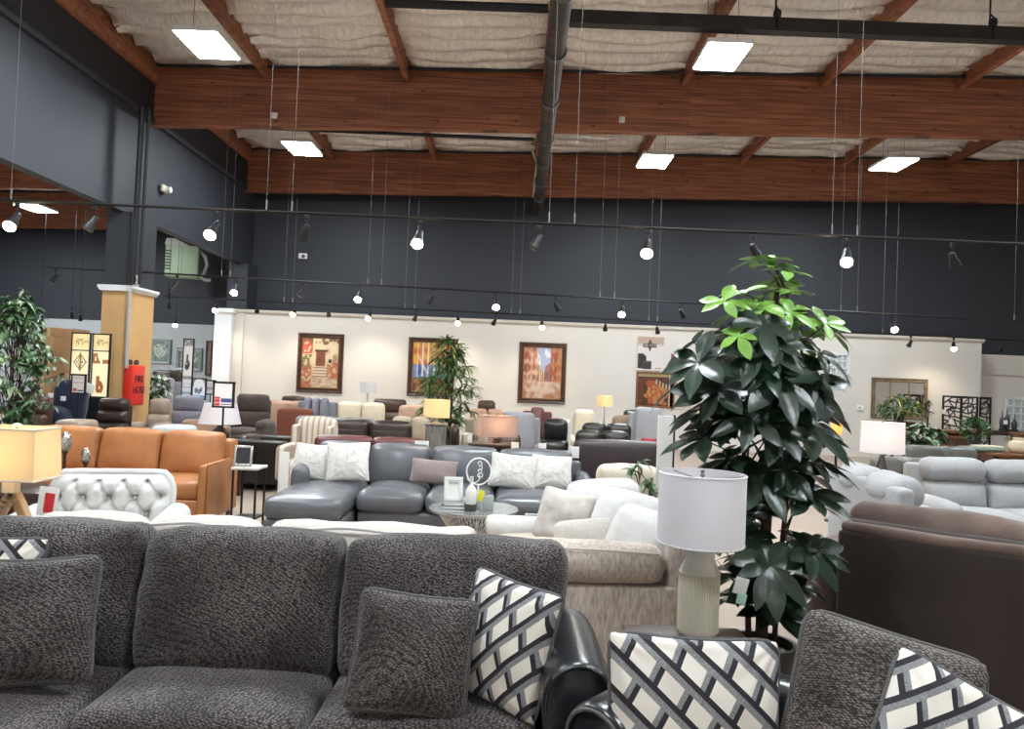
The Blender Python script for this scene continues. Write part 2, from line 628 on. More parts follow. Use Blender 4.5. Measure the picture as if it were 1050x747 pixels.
# ------------------------------------------------------------------ services under the roof
t = thing('ventilation_pipe', 'long rusty grey round pipe running under the timber beams to the back wall', 'pipe', (0, 0, 0))
P0, P1 = at(578, -40, 8.4), at(552, 203, 19.2)
P0.z = P1.z = 6.02
pv = P1 - P0
G().tube([P0 + pv * i / 40 for i in range(41)], .125, 14).build('pipe_run', mat('rusty_duct', (.06, .045, .035), .6, .4, var=.45, vs=5, bump=.3, bs=12), t)
for f in (.14, .30, .47, .6, .74, .87):
    c = P0 + pv * f
    G().tube([c - pv.normalized() * .05, c + pv.normalized() * .05], .15, 14).build('pipe_collar', M_STEEL, t)
for f in (.22, .5):
    c = P0 + pv * f
    G().tube([c + Vector((0, 0, .1)), c + Vector((0, 0, roof(0) - c.z - .12))], .012, 6).build('hanger_rod', M_STEEL, t)
tag(G().tube([at(548, 150, 18.2), at(547, 156, 18.2), at(551, 168, 18.2), at(549, 184, 18.2), at(547, 203, 18.2)], [.05, .06, .05, .06, .05], 8).build('flexible_duct', mat('crinkled_foil', (.75, .74, .72), .25, .9, bump=.6, bs=30), None), 'shiny silver flexible duct hanging beside the pipe at the far beam', 'duct')
t = thing('steel_channel', 'long dark steel channel hung below the insulation on two rods', 'beam', (0, 0, 0))
A, B = at(584, 18, 10.3), at(1075, 39, 10.3)
c = (A + B) / 2
G().box(c, (B.x - A.x, .16, .19)).build('channel', mat('dark_steel', (.035, .03, .028), .5, .5, var=.3, vs=4), t, False)
for px in (795, 1015):
    q = at(px, 24, 10.3); q.z = c.z
    G().tube([q + Vector((0, -.09, -.08)), q + Vector((0, -.09, .2)), q + Vector((0, 0, .3))], .014, 6).build('hanger_rod', M_BLACKM, t)
    G().tube([q + Vector((0, 0, .2)), q + Vector((0, 0, roof(q.x) - q.z - .12))], .014, 6).build('hanger_rod', M_BLACKM, t)
    G().lathe([(.05, -.05), (.06, 0), (.05, .05)], q + Vector((0, -.07, .14)), 10).build('hanger_clamp', M_BLACKM, t)


def pipe_thing(name, label, a, b, r, m=None, cat='pipe', n=8):
    return tag(G().tube([a.lerp(b, i / 12) for i in range(13)], r, n).build(name, m or M_BLACKP), label, cat)


y = 13.4
pipe_thing('sprinkler_pipe', 'thin black sprinkler pipe along the top of the nearer timber beam', Vector((-6.7, y, roof(-6.7) - .16)), Vector((16, y, roof(16) - .16)), .03)
y = 18.3
pipe_thing('sprinkler_pipe', 'thin black sprinkler pipe along the top of the farther timber beam', Vector((-6.7, y, roof(-6.7) - .16)), Vector((16, y, roof(16) - .16)), .03)
pipe_thing('branch_pipe', 'black pipe passing below the nearer beam to the round pipe', at(150, 126, 14.0), at(547, 143, 14.0), .035)
pipe_thing('conduit', 'black conduit running across near the roof above the round pipe', at(395, 3, 9.7), at(562, 9, 9.7), .06)
for px, py, w in ((638, 122, 'right of the round pipe'), (281, 118, 'left of the round pipe')):
    q = at(px, py, 13.6)
    t = thing('junction_box', 'small white junction box on the nearer beam, ' + w, 'box', q)
    t.location.y = 13.63
    G().rb((0, 0, 0), (.11, .05, .11), .01, 1).build('box', M_WHITEPL, t)
    G().rb((0, -.028, 0), (.08, .012, .08), .004, 1).build('cover', M_WHITEPL, t)
q = at(310, 262, 19.25)
t = thing('wall_sensor', 'small white sensor box high on the navy back wall, left of the middle', 'sensor', (q.x, 19.30, q.z))
G().rb((0, 0, 0), (.22, .06, .14), .015, 2).build('housing', M_WHITEPL, t)
G().lathe([(.05, 0), (.04, .03), (.01, .04)], (0, 0, 0), 12, Matrix.Translation((.02, -.03, -.01)) @ Matrix.Rotation(PI / 2, 4, 'X')).build('lens', M_BULBOFF0, t)
# dark pipes and a wire down the post on the left
for i, (px, r_) in enumerate(((139.5, .05), (146, .03))):
    a = at(px - 4, 300, 12.75)
    pipe_thing('downpipe', ('thicker' if i == 0 else 'thinner') + ' black pipe running down the navy post above the tan casing', Vector((a.x - .02, 12.78 if i == 0 else 12.8, 2.96)), Vector((a.x, 12.78 if i == 0 else 12.8, 6.05)), r_)
a = at(131, 330, 12.8)
pipe_thing('riser_pipe', 'pale grey riser pipe down the corner of the tan post', Vector((a.x, 12.82, 1.5)), Vector((a.x, 12.82, 2.83)), .035, mat('grey_pipe', (.42, .38, .33), .5))
# alarm sounder and the unit heater
q = at(153, 193, 14.2); q.x = -6.87
t = thing('alarm_sounder', 'small beige alarm sounder on the navy header right of the black pipes', 'alarm', q)
G().rb((.03, 0, 0), (.06, .22, .14), .02, 2).build('housing', mat('beige_plastic', (.62, .56, .46), .5), t)
G().lathe([(.05, 0), (.06, .08), (.03, .09)], (0, 0, 0), 12, Matrix.Translation((.05, .06, 0)) @ Matrix.Rotation(PI / 2, 4, 'Y')).build('horn', M_WHITEPL, t)
q = at(189, 269, 22.6)
t = thing('unit_heater', 'pale green and white unit heater hung high on the navy wall', 'heater', q, R(12))
mh = mat('pale_green_enamel', (.52, .66, .46), .35)
G().rb((0, 0, 0), (.95, .7, .95), .04, 2).build('casing', mh, t)
g = G()
for i in range(7):
    g.box((-.38, -.355, .28 - i * .09), (.16, .03, .035), Matrix.Rotation(0, 4, 'X'))
g.build('louvre', mat('dark_slot', (.05, .06, .05), .6), t, False)
G().prism([(-.5, .47), (.2, .47), (-.2, .66), (-.45, .66)], 1, -.36, .36).build('hood', M_WHITEPL, t)
G().box((0, -.353, 0), (.012, .01, .9)).build('seam', mat('green_seam', (.2, .28, .18), .5), t, False)
G().tube([(.45, -.1, .35), (.62, -.1, .2), (.68, -.1, -.05), (.6, -.1, -.3), (.5, -.1, -.42), (.62, -.1, -.5), (.8, -.1, -.5)], .05, 8).build('flue', M_WHITEPL, t)
G().tube([(0, .3, .4), (0, .3, 7.0 - q.z)], .02, 6).build('hanger_rod', M_STEEL, t)
q = at(152, 291, 13.3); q.x = -6.86
t = thing('security_camera', 'white and black camera on top of the tan post', 'camera', (q.x + .1, 13.1, 2.955), R(20))
G().rb((0, .1, .11), (.16, .34, .15), .02, 2).build('housing', M_BLACKM, t)
G().rb((0, -.08, .11), (.17, .03, .16), .01, 1).build('face', M_WHITEPL, t)
G().lathe([(.045, 0), (.04, .02)], (0, 0, 0), 12, Matrix.Translation((0, -.095, .11)) @ Matrix.Rotation(PI / 2, 4, 'X')).build('lens', M_BLACKM, t)
G().rb((0, 0, .018), (.14, .14, .03), .008, 1).build('mount_plate', M_WHITEPL, t)

# ------------------------------------------------------------------ LED panels
ROWS = [(213, 47, 10.6, 'above the left end of the nearer beam'), (740, 59, 10.6, 'in front of the nearer beam, right of the round pipe'),
        (310, 153, 15.4, 'between the beams, left of the round pipe'), (671, 166, 15.4, 'between the beams, just right of the round pipe'),
        (916, 169, 15.4, 'between the beams, farthest from the round pipe')]
LED_Z = []


def led(x, y, z, label):
    t = thing('ceiling_light', label, 'ceiling light', (x, y, z), 0, 'square LED panels under the roof')
    w, d = .60, .86
    G().rb((0, 0, .045), (w + .04, d + .04, .07), .015, 2).build('housing', M_WHITEPL, t)
    G().box((0, 0, .004), (w, d, .012)).build('diffuser', M_LED, t, False)
    for sx in (-.22, .22):
        G().tube([(sx, 0, .06), (sx, 0, roof(x) - z - .1)], .005, 5).build('hanging_chain', M_WIRE, t)


for px, py, Y, w in ROWS:
    q = at(px, py, Y)
    led(q.x, Y, q.z, 'glowing white LED panel ' + w)
q = at(37, 214, 19.5)
led(q.x, 19.5, q.z, 'glowing white LED panel in the side room beyond the navy header')
# unseen panels on the same grid, added to light showroom and side room
for X_, Y_ in ((-4.4, 5.6), (0.2, 5.6), (4.6, 5.6), (-2.2, .8), (2.6, .8), (9.5, 9.6), (-12, 10.5), (-10.5, 16), (-16, 20)):
    led(X_, Y_, 6.2 + TILT * X_, 'glowing white LED panel added out of view to light the showroom and side room')

# ------------------------------------------------------------------ lighting tracks
TRACKS = [('nearest', (0, 205, 1050, 250), (-60, 1110), 7.7, [273, 299, 563, 589, 853, 879, 11]),
          ('middle', (200, 282, 700, 310), (48, 1110), 13.3, [236, 227, 377, 391, 615, 630, 862, 879, 1040]),
          ('farthest', (200, 305, 700, 331), (168, 1110), 17.4, [291, 300, 415, 425, 524, 533, 665, 674, 905, 918])]
HEADS = {'nearest': [(18, 1), (97, 0), (223, 1), (315, 0), (431, 1), (553, 0), (665, 1), (773, 0), (869, 1), (977, 0)],
         'middle': [(57, 0), (121, 1), (182, 0), (242, 1), (311, 0), (369, 1), (443, 0), (509, 1), (570, 0), (639, 1), (699, 0), (915, 1)],
         'farthest': [(174, 0), (222, 1), (264, 0), (303, 1), (337, 0), (380, 1), (427, 0), (470, 1), (508, 0), (556, 1), (621, 0), (674, 0), (934, 0), (978, 1), (1027, 0)]}
M_BULB = mat('spot_bulb_glow', (1, .9, .7), .5, emit=(1.0, .74, .42), es=45.0)
M_BULBOFF = mat('spot_lens_dark', (.10, .10, .11), .2)


def head_meshes(lit, root, az, el):
    """a track head: adaptor, arm and can pointed by az / el"""
    G().rb((0, 0, -.025), (.05, .03, .05), .006, 1).build('adaptor', M_BLACKM, root)
    G().tube([(0, 0, -.04), (0, 0, -.13)], .009, 6).build('stem', M_BLACKM, root)
    M = Matrix.Translation((0, 0, -.15)) @ Matrix.Rotation(az, 4, 'Z') @ Matrix.Rotation(el, 4, 'X')
    G().lathe([(.022, .05), (.036, .03), (.038, -.02), (.052, -.07), (.058, -.12), (.05, -.122)], (0, 0, 0), 14, M).build('can', M_BLACKM, root)
    G().lathe([(.046, -.116), (.058, -.13), (.06, -.155), (.04, -.18), (.004, -.19)] if lit else [(.05, -.119), (.04, -.122), (.004, -.123)], (0, 0, 0), 14, M).build('bulb', M_BULB if lit else M_BULBOFF, root)


for ti, (nm, (ax, ay, bx, by), (e0, e1), Y, cables) in enumerate(TRACKS):
    A, B = at(ax, ay, Y), at(bx, by, Y)
    sl = (B.z - A.z) / (B.x - A.x)
    line = lambda px: (lambda q: Vector((q.x, Y, A.z + sl * (q.x - A.x))))(at(px, ay + (by - ay) * (px - ax) / (bx - ax), Y))
    t = thing('lighting_track', 'thin black lighting track on cables, the %s of three rails over the showroom' % nm, 'track', (0, 0, 0), 0, 'ceiling lighting tracks')
    p, q = line(e0), line(e1)
    G().rb((p + q) / 2, (q.x - p.x, .034, .022), .004, 1).build('rail', M_BLACKM, t) if abs(sl) < 1e-4 else G().tube([p, q], .016, 4).build('rail', M_BLACKM, t)
    for px in cables:
        q = line(px)
        G().tube([q, (q.x, q.y, roof(q.x) - .04)], .0018 + .0007 * ti, 5).build('suspension_cable', M_WIRE, t)
        G().tube([q + Vector((0, 0, .015)), q + Vector((0, 0, .12))], .009 + .003 * ti, 6).build('cable_grip', M_WIRE, t)
    nl = nd = 0
    for px, lit in HEADS[nm]:
        q = line(px)
        if lit:
            nl += 1; k = nl
        else:
            nd += 1; k = nd
        tot = sum(1 for _, l in HEADS[nm] if l == lit)
        lab = '%s track spotlight, %s %s one from the left on the %s rail' % ('glowing warm' if lit else 'unlit black', ORD[k - 1], 'lit' if lit else 'unlit', nm)
        r_ = thing('track_spotlight', lab, 'spotlight', q - Vector((0, 0, .0185)), 0, 'track spotlights')
        if lit:
            head_meshes(True, r_, random.uniform(-.5, .5), R(-35))
        else:
            head_meshes(False, r_, random.uniform(-1.2, 1.2), R(random.choice((28, 40, -30))))
        if lit:
            ld = bpy.data.lights.new('spotlight_beam', 'SPOT')
            ld.energy = 34 if nm == 'farthest' else 30
            ld.color = (1, .84, .62)
            ld.spot_size = R(100); ld.spot_blend = .8; ld.shadow_soft_size = .05
            lo = bpy.data.objects.new('spotlight_beam', ld)
            COL.objects.link(lo)
            lo.location = q + Vector((0, .0, -.40))
            lo.rotation_euler = (R(32 if nm == 'farthest' else 20), 0, 0)
# three more spotlights inside the left side room
for px, py, lit, Y in ((42, 326, 1, 19.5), (73, 323, 0, 19.5), (82, 326, 0, 19.5), (180, 331, 1, 21), (173, 303, 0, 20.5)):
    q = at(px, py, Y)
    where = {42: 'beside the ficus', 73: 'first above the cartons', 82: 'second above the cartons', 180: 'above the grey framed picture', 173: 'below the unit heater'}[px]
    r_ = thing('track_spotlight', ('glowing' if lit else 'unlit black') + ' spotlight in the side room, ' + where, 'spotlight', q + Vector((0, 0, .2)), 0, 'side room spotlights')
    head_meshes(bool(lit), r_, .3, R(-30 if lit else 35))
    G().tube([(0, 0, 0), (0, 0, roof(q.x) - q.z - .2)], .006, 5).build('drop_rod', M_BLACKM, r_)
# ------------------------------------------------------------------ upholstery
M_CHEN = chenille('charcoal_chenille', (.013, .0092, .0088), (.250, .216, .212))
M_CHENP = chenille('taupe_chenille', (.045, .035, .031), (.36, .315, .285))
M_BLK = mat('black_leather', (.010, .011, .013), .28, bump=.12, bs=90, coat=.15)
M_PIPE = mat('grey_piping', (.10, .095, .095), .8, bump=.5, bs=200)
def leather(name, c, rough=.36, var=.18): return mat(name, c, rough, bump=.12, bs=70, var=var, vs=5)
def fabric(name, c, var=.16, vs=45, rough=.9, **k): return mat(name, c, rough, bump=.35, bs=160, var=var, vs=vs, sheen=.2, bdist=.004, **k)


def pillow(name, label, c, w, h, th, rz, tilt, roll, m, pipe=None, group=None, pattern=None, pinch=.07, nz=.012, cat='throw pillow', N=22, seed=0, parts=True, rnd=.05):
    """stuffed square cushion: pointed corners, hollow edges, seam all round. c is its middle; front looks along -y before turning"""
    t = thing(name, label, cat, (0, 0, 0), 0, group)
    M = Matrix.Translation(Vector(c)) @ Matrix.Rotation(rz, 4, 'Z') @ Matrix.Rotation(-tilt, 4, 'X') @ Matrix.Rotation(roll, 4, 'Y')
    t.matrix_world = M
    n = 110 if pattern else N
    so = Vector((seed * 3.1, seed * 1.7, seed))

    def edge(u, v):
        k = 1 - rnd * (abs(u) * abs(v)) ** 7
        x = u * w / 2 * (1 - pinch * (1 - v * v)) * k
        z = v * h / 2 * (1 - pinch * (1 - u * u)) * k
        return x, z

    def side(sg):
        def fn(a, b_):
            u, v = a * 2 - 1, b_ * 2 - 1
            # gather samples towards the rim
            u = math.sin(u * PI / 2) * .6 + u * .4
            v = math.sin(v * PI / 2) * .6 + v * .4
            x, z = edge(u, v)
            k = max(0, (1 - u * u)) * max(0, (1 - v * v))
            y = -sg * th / 2 * k ** .42
            p = Vector((x, 0, z)) + so
            y += nz * (noise.noise(p * 7) + .5 * noise.noise(p * 15)) * min(1, k * 4)
            # pulls running in from the corners
            rr = math.hypot(abs(u) - 1, abs(v) - 1)
            ang = math.atan2(1 - abs(v), 1 - abs(u) + 1e-6)
            y += .006 * math.sin(ang * 14 + seed) * math.exp(-rr * 2.2) * min(1, rr * 3) * min(1, k * 6)
            sag = .02 * h * noise.noise(Vector((u * 1.2, sg, v * 1.2)) + so)
            return (x, y, z + sag * min(1, k * 3))
        return fn
    g = G()

    def uv(a): return math.sin((a * 2 - 1) * PI / 2) * .6 + (a * 2 - 1) * .4
    for sg in (1, -1):
        g.grid(side(sg), n, n, None, (lambda a, b_: pattern(uv(a) * w / 2, uv(b_) * h / 2)) if pattern else None)
    o = g.build('cover', m, t, True, bool(pattern), sharp=80)
    if pipe:
        pts = []
        K = 14
        for s_ in range(4):
            for i in range(K):
                q = -1 + 2 * i / K
                u, v = ((q, -1), (1, q), (-q, 1), (-1, -q))[s_]
                x, z = edge(u, v)
                f = 1.0 - .03 * (max(0, abs(u) + abs(v) - 1.7) / .3) ** 2
                pts.append((x * f, 0, z * f))
        G().tube(pts, .0065, 7, True).build('piping', pipe, t)
    return t


M_PAT = mat('printed_canvas', (.5, .5, .5), .85, bump=.25, bs=300, vertex=True, bdist=.003)
# ---- the charcoal sectional in front
t = thing('sectional_sofa', 'charcoal chenille sectional with a black leather roll arm, filling the near left', 'sofa', (-.6, 2.45, 0))
def W(o): o.location = (.6, -2.45, 0); return o
X0, X1, X2, X3 = -1.99, -1.292, -.575, .125
def seat(x0, x1, y0, y1, **k):
    return W(G().rb(((x0 + x1) / 2, (y0 + y1) / 2, .405), (x1 - x0 - .006, y1 - y0, .205), .05, 9, (0, .012, .026), .008, 5).build('seat_cushion', M_CHEN, t))
seat(X1, X2, 2.22, 2.72); seat(X2, X3, 2.22, 2.72); seat(X0, X1, 1.15, 2.72)
def sofa_back(x0, x1, dz=0):
    g = G()
    M = Matrix.Translation(((x0 + x1) / 2, 2.70, .715 + dz)) @ Matrix.Rotation(R(-9), 4, 'X')
    g.rb((0, 0, 0), (x1 - x0 + .004, .20, .49), .062, 12, (.006, .055, .016), .020, 4.0, M)
    return W(g.build('back_cushion', M_CHEN, t))
sofa_back(X0 - .1, X1, .006); sofa_back(X1, X2 - .005); sofa_back(X2, .232, .002)
W(G().rb((-.92, 2.80, .45), (2.30, .10, .78), .05, 6).build('back_frame', M_CHEN, t))
W(G().rb((-.58, 2.50, .18), (1.43, .50, .24), .02, 3).build('base', M_BLK, t))
W(G().rb((-1.64, 1.95, .18), (.68, 1.56, .24), .02, 3).build('chaise_base', M_BLK, t))
# roll arm: round front panel and a leather roll tapering back, on an upright side
g = G()
prof = [(.118 * math.cos(a) * (1.0 if True else 1), .118 * math.sin(a)) for a in [i * 2 * PI / 28 for i in range(28)]]
vs, fs = [], []
ys = [2.13, 2.14, 2.16, 2.2, 2.3, 2.45, 2.6, 2.68, 2.70]
rs = [.93, .98, 1.0, 1.0, 1.0, 1.0, .98, .94, .8]
for y, r_ in zip(ys, rs):
    for a in range(28):
        an = a * 2 * PI / 28
        z = .118 * r_ * math.sin(an)
        if math.sin(an) < 0: z *= 1.9
        vs.append((.232 + .108 * r_ * math.cos(an), y, .632 + z))
for k in range(len(ys) - 1):
    for a in range(28):
        b_ = (a + 1) % 28
        fs.append((k * 28 + a, k * 28 + b_, (k + 1) * 28 + b_, (k + 1) * 28 + a))
fs.append(tuple(range(28))); fs.append(tuple(range((len(ys) - 1) * 28, len(ys) * 28)))
W(G().add(vs, fs).rb((.232, 2.42, .30), (.19, .56, .48), .03, 4).build('arm', M_BLK, t, sharp=60))
W(G().tube([(.232 + .098 * math.cos(i * PI / 18 - .15), 2.128, .632 + .108 * math.sin(i * PI / 18 - .15)) for i in range(21)], .006, 6).build('arm_piping', M_BLK, t))
g = G()
for x, y in ((-1.25, 2.3), (.2, 2.25), (.2, 2.7), (-1.9, 1.3), (-1.9, 2.7)):
    g = G().lathe([(.02, 0), (.03, .065)], (x, y, 0), 10)
    W(g.build('foot', M_BLACKM, t))

pillow('throw_pillow', 'charcoal chenille cushion at the left end of the charcoal sectional', (-1.50, 2.37, .725), .41, .40, .17, R(8), R(14), R(-3), M_CHEN, M_PIPE, seed=1)
pillow('throw_pillow', 'cream and grey patterned cushion peeking over the charcoal cushion at the far left', (-1.745, 2.50, .76), .34, .40, .10, R(14), R(12), R(4), lattice_mat('lattice_print_far_left'), M_PIPE, N=40, seed=2)
pillow('throw_pillow', 'charcoal chenille cushion leaning on the right seat of the charcoal sectional', (-.275, 2.33, .685), .385, .37, .16, R(4), R(15), R(6), M_CHEN, M_PIPE, seed=3)
pillow('throw_pillow', 'cream cushion with black and grey lattice, wedged against the black leather arm', (.012, 2.40, .71), .37, .40, .15, R(-38), R(13), R(5), lattice_mat('lattice_print_arm', S=.098, T=.078, wv=.033, pa=-50, pb=70, off=(.02, .03), mirror=True), M_PIPE, N=50, seed=4)

# ---- the black loveseat at near right, turned towards the sectional
LR = R(-45)
lf, lb = Vector((.235, 1.80, 0)), Vector((.235, 1.80, 0)) + Vector((.7071, .7071, 0)) * .72
lx = Vector((.7071, -.7071, 0))
LW = 1.75
lc = (lf + lb) / 2 + lx * (LW / 2 - .10)
t = thing('loveseat', 'black leather loveseat with chenille and lattice cushions, cut off at the lower right', 'sofa', lc, LR)
for k in (0, 1):
    G().rb((-.385 + .77 * k, -.03, .40), (.76, .58, .18), .05, 6, (0, .01, .02), .006).build('seat_cushion', M_CHEN, t)
G().rb((0, .29, .44), (1.56, .13, .58), .05, 5, (0, .01, .01)).build('backrest', M_BLK, t)
G().rb((0, 0, .18), (1.56, .66, .24), .02, 3).build('base', M_BLK, t)
for s_ in (-1, 1):
    x = s_ * (LW / 2 - .10)
    vs, fs = [], []
    ys = [-.36, -.35, -.33, -.26, -.1, .1, .22, .3, .35]
    for i, y in enumerate(ys):
        r_ = [.9, .97, 1, 1, 1, 1, 1, .95, .8][i]
        for a in range(24):
            an = a * 2 * PI / 24
            z = .09 * r_ * math.sin(an)
            if z < 0: z *= 3.0
            vs.append((x + .10 * r_ * math.cos(an), y, .685 + z + .04 * (y + .36)))
    for k in range(len(ys) - 1):
        for a in range(24):
            b_ = (a + 1) % 24
            fs.append((k * 24 + a, k * 24 + b_, (k + 1) * 24 + b_, (k + 1) * 24 + a))
    fs.append(tuple(range(24))); fs.append(tuple(range((len(ys) - 1) * 24, len(ys) * 24)))
    ar = G().add(vs, fs).rb((x, .0, .30), (.18, .66, .50), .03, 3).build('arm', M_BLK, t, sharp=60)
    G().tube([(x + .085 * math.cos(i * PI / 15), -.364, .685 + .078 * math.sin(i * PI / 15)) for i in range(16)], .005, 6).build('arm_piping', M_PIPE, ar)
    for y in (-.28, .28):
        G().lathe([(.02, 0), (.03, .065)], (x, y, 0), 10).build('foot', M_BLACKM, t)
pillow('throw_pillow', 'cream cushion with black and grey lattice, upright at the left of the black loveseat', (.475, 1.81, .725), .44, .44, .15, R(3), R(12), R(2), lattice_mat('lattice_print_left', off=(.01, .02)), M_PIPE, N=60, seed=5)
pillow('throw_pillow', 'taupe chenille cushion tipped sideways behind the lattice cushion on the black loveseat', (.918, 1.79, .775), .43, .41, .19, R(-10), R(16), R(13), M_CHENP, M_PIPE, seed=6, pinch=.03)
pillow('throw_pillow', 'lattice cushion lying tilted on one corner at the right of the black loveseat', (1.025, 1.60, .695), .48, .46, .15, R(-8), R(24), R(26), lattice_mat('lattice_print_right', pa=-50, pb=70, off=(.05, .0), mirror=True), M_PIPE, N=60, seed=7)


# ------------------------------------------------------------------ furniture builders (front looks along -y)
def sofa(name, label, x, y, rz, Wd, D, top, m, seat_h=.45, arm_h=.62, arm_w=.16, n=2, arm='box', cat='sofa', group=None, base=None, foot=None, puff=.03, back_m=None, seam=False, low=False, lean=8, cushions=True, ct=.16, foot_h=.08, arms=(1, 1), nz=.008, welt=None, rear=False):
    t = thing(name, label, cat, (x, y, 0), rz, group)
    fm = foot or M_DWOOD
    base = base or m
    back_m = back_m or m
    G().rb((0, .02, foot_h + (seat_h - ct - foot_h) / 2), (Wd - .02, D - .06, seat_h - ct - foot_h), .02, 2).build('base', base, t)
    if rear:
        hw = Wd / n
        for k in range(n):
            G().rb((-Wd / 2 + hw * (k + .5), D / 2 - .08, foot_h + (top - .012 - foot_h) / 2), (hw - .006, .15, top - .012 - foot_h), .07, 5, (.006, .02, .014), nz * .8).build('back_frame', base, t)
    else:
        G().rb((0, D / 2 - .08, foot_h + (top - .06 - foot_h) / 2), (Wd - (.02 if arms[0] else 0), .14, top - .06 - foot_h), .045, 3).build('back_frame', base, t)
    iw = Wd - arm_w * (arms[0] + arms[1])
    xs = -Wd / 2 + arm_w * arms[0]
    for i in range(n):
        cx = xs + iw * (i + .5) / n
        G().rb((cx, -.04, seat_h - ct / 2), (iw / n - .008, D - .20, ct), .05, 5, (0, .01, puff), nz).build('seat_cushion', m, t)
        hb = top - seat_h + (-.01 if rear else .02)
        M = Matrix.Translation((cx, D / 2 - .22, seat_h + hb / 2 - .01)) @ Matrix.Rotation(R(-lean), 4, 'X')
        b_ = G().rb((0, 0, 0), (iw / n - .008, .17, hb), .055, 6, (0, puff * 1.2, puff * (.2 if rear else .4)), nz * 1.3, 4, M)
        o = b_.build('back_cushion', back_m, t)
        if seam:
            G().tube([M @ Vector((-iw / n * .46, -.118 - .015 * math.sin(0), .03)), M @ Vector((0, -.128, .015)), M @ Vector((iw / n * .46, -.118, .03))], .012, 6).build('seam', mat('seam_shadow', (.06, .06, .06), .9), o)
    for s_, on in zip((-1, 1), arms):
        if not on:
            continue
        ax_ = s_ * (Wd / 2 - arm_w / 2)
        g = G()
        if arm == 'box':
            g.rb((ax_, -.01, foot_h + (arm_h - foot_h) / 2), (arm_w, D - .04, arm_h - foot_h), .025, 4, (0, 0, .006))
        elif arm == 'roll':
            g.rb((ax_, -.01, foot_h + (arm_h - .1 - foot_h) / 2), (arm_w * .8, D - .06, arm_h - .1 - foot_h), .03, 3)
            g.lathe([(.001, -D / 2), (arm_w * .52, -D / 2 + .005), (arm_w * .58, -D / 2 + .03), (arm_w * .58, D / 2 - .12), (arm_w * .4, D / 2 - .05)], (0, 0, 0), 18, Matrix.Translation((ax_, 0, arm_h - arm_w * .58)) @ Matrix.Rotation(-PI / 2, 4, 'X'))
        else:
            g.rb((ax_, -.02, foot_h + (arm_h - .12 - foot_h) / 2), (arm_w * .85, D - .08, arm_h - .12 - foot_h), .04, 3)
            g.rb((ax_, -.06, arm_h - .08), (arm_w * 1.1, D - .16, .16), .07, 5, (0, .02, .02), .008)
        g.build('arm', m, t)
    for sx in (-1, 1):
        for sy in (-1, 1):
            G().lathe([(.018, 0), (.026, foot_h + .02)], (sx * (Wd / 2 - .07), sy * (D / 2 - .08), 0), 8).build('foot', fm, t)
    return t


def recliner(name, label, x, y, rz, Wd, top, m, k=3, cat='recliner', group=None, D=.9, arm_h=.6, m2=None, headrest=True):
    t = thing(name, label, cat, (x, y, 0), rz, group)
    m2 = m2 or m
    aw = .17
    iw = Wd - 2 * aw
    G().rb((0, .0, .19), (Wd - .06, D - .1, .30), .03, 2).build('base', m, t)
    G().rb((0, -.08, .40), (iw - .01, D - .25, .17), .06, 4, (0, .02, .03), .01).build('seat_cushion', m2, t)
    G().rb((0, D / 2 - .09, .30 + (top - .36) / 2), (iw + .06, .13, top - .36), .05, 3).build('back_frame', m, t)
    hb = (top - .44)
    for i in range(k):
        h = hb / k
        z = .46 + h * (i + .5)
        w_ = iw + (.05 if i == k - 1 else .08)
        G().rb((0, D / 2 - .20 + .035 * (i / max(1, k - 1)), z), (w_, .17, h * 1.04), min(.07, h * .45), 5, (0, .035, .01), .010, 5).build('back_cushion', m2, t)
    for s_ in (-1, 1):
        g = G().rb((s_ * (Wd / 2 - aw / 2), -.03, .04 + (arm_h - .16) / 2), (aw * .86, D - .12, arm_h - .16), .04, 3)
        g.rb((s_ * (Wd / 2 - aw / 2), -.08, arm_h - .10), (aw * 1.05, D - .2, .18), .08, 5, (0, .02, .02), .01)
        g.build('arm', m, t)
    G().rb((0, -D / 2 + .06, .24), (iw - .02, .12, .30), .05, 3, (0, .03, 0), .008).build('footrest', m2, t)
    G().lathe([(Wd * .30, 0), (Wd * .30, .03), (Wd * .2, .045)], (0, .02, 0), 16).build('pedestal', M_BLACKM, t)
    return t


def table(name, label, x, y, rz, wx, wy, h, m, top_m=None, cat='table', leg=.045, th=.035, apron=.07, shelf=None, group=None, metal=False):
    t = thing(name, label, cat, (x, y, 0), rz, group)
    G().rb((0, 0, h - th / 2), (wx, wy, th), .008, 2).build('table_top', top_m or m, t)
    if apron:
        G().box((0, 0, h - th - apron / 2), (wx - .06, wy - .06, apron)).build('apron', m, t, False)
    if shelf:
        G().rb((0, 0, shelf), (wx - .06, wy - .06, .025), .006, 1).build('shelf', m, t)
    for sx in (-1, 1):
        for sy in (-1, 1):
            G().rb((sx * (wx / 2 - leg), sy * (wy / 2 - leg), (h - th) / 2), (leg, leg, h - th), .006, 1).build('leg', m, t)
    return t


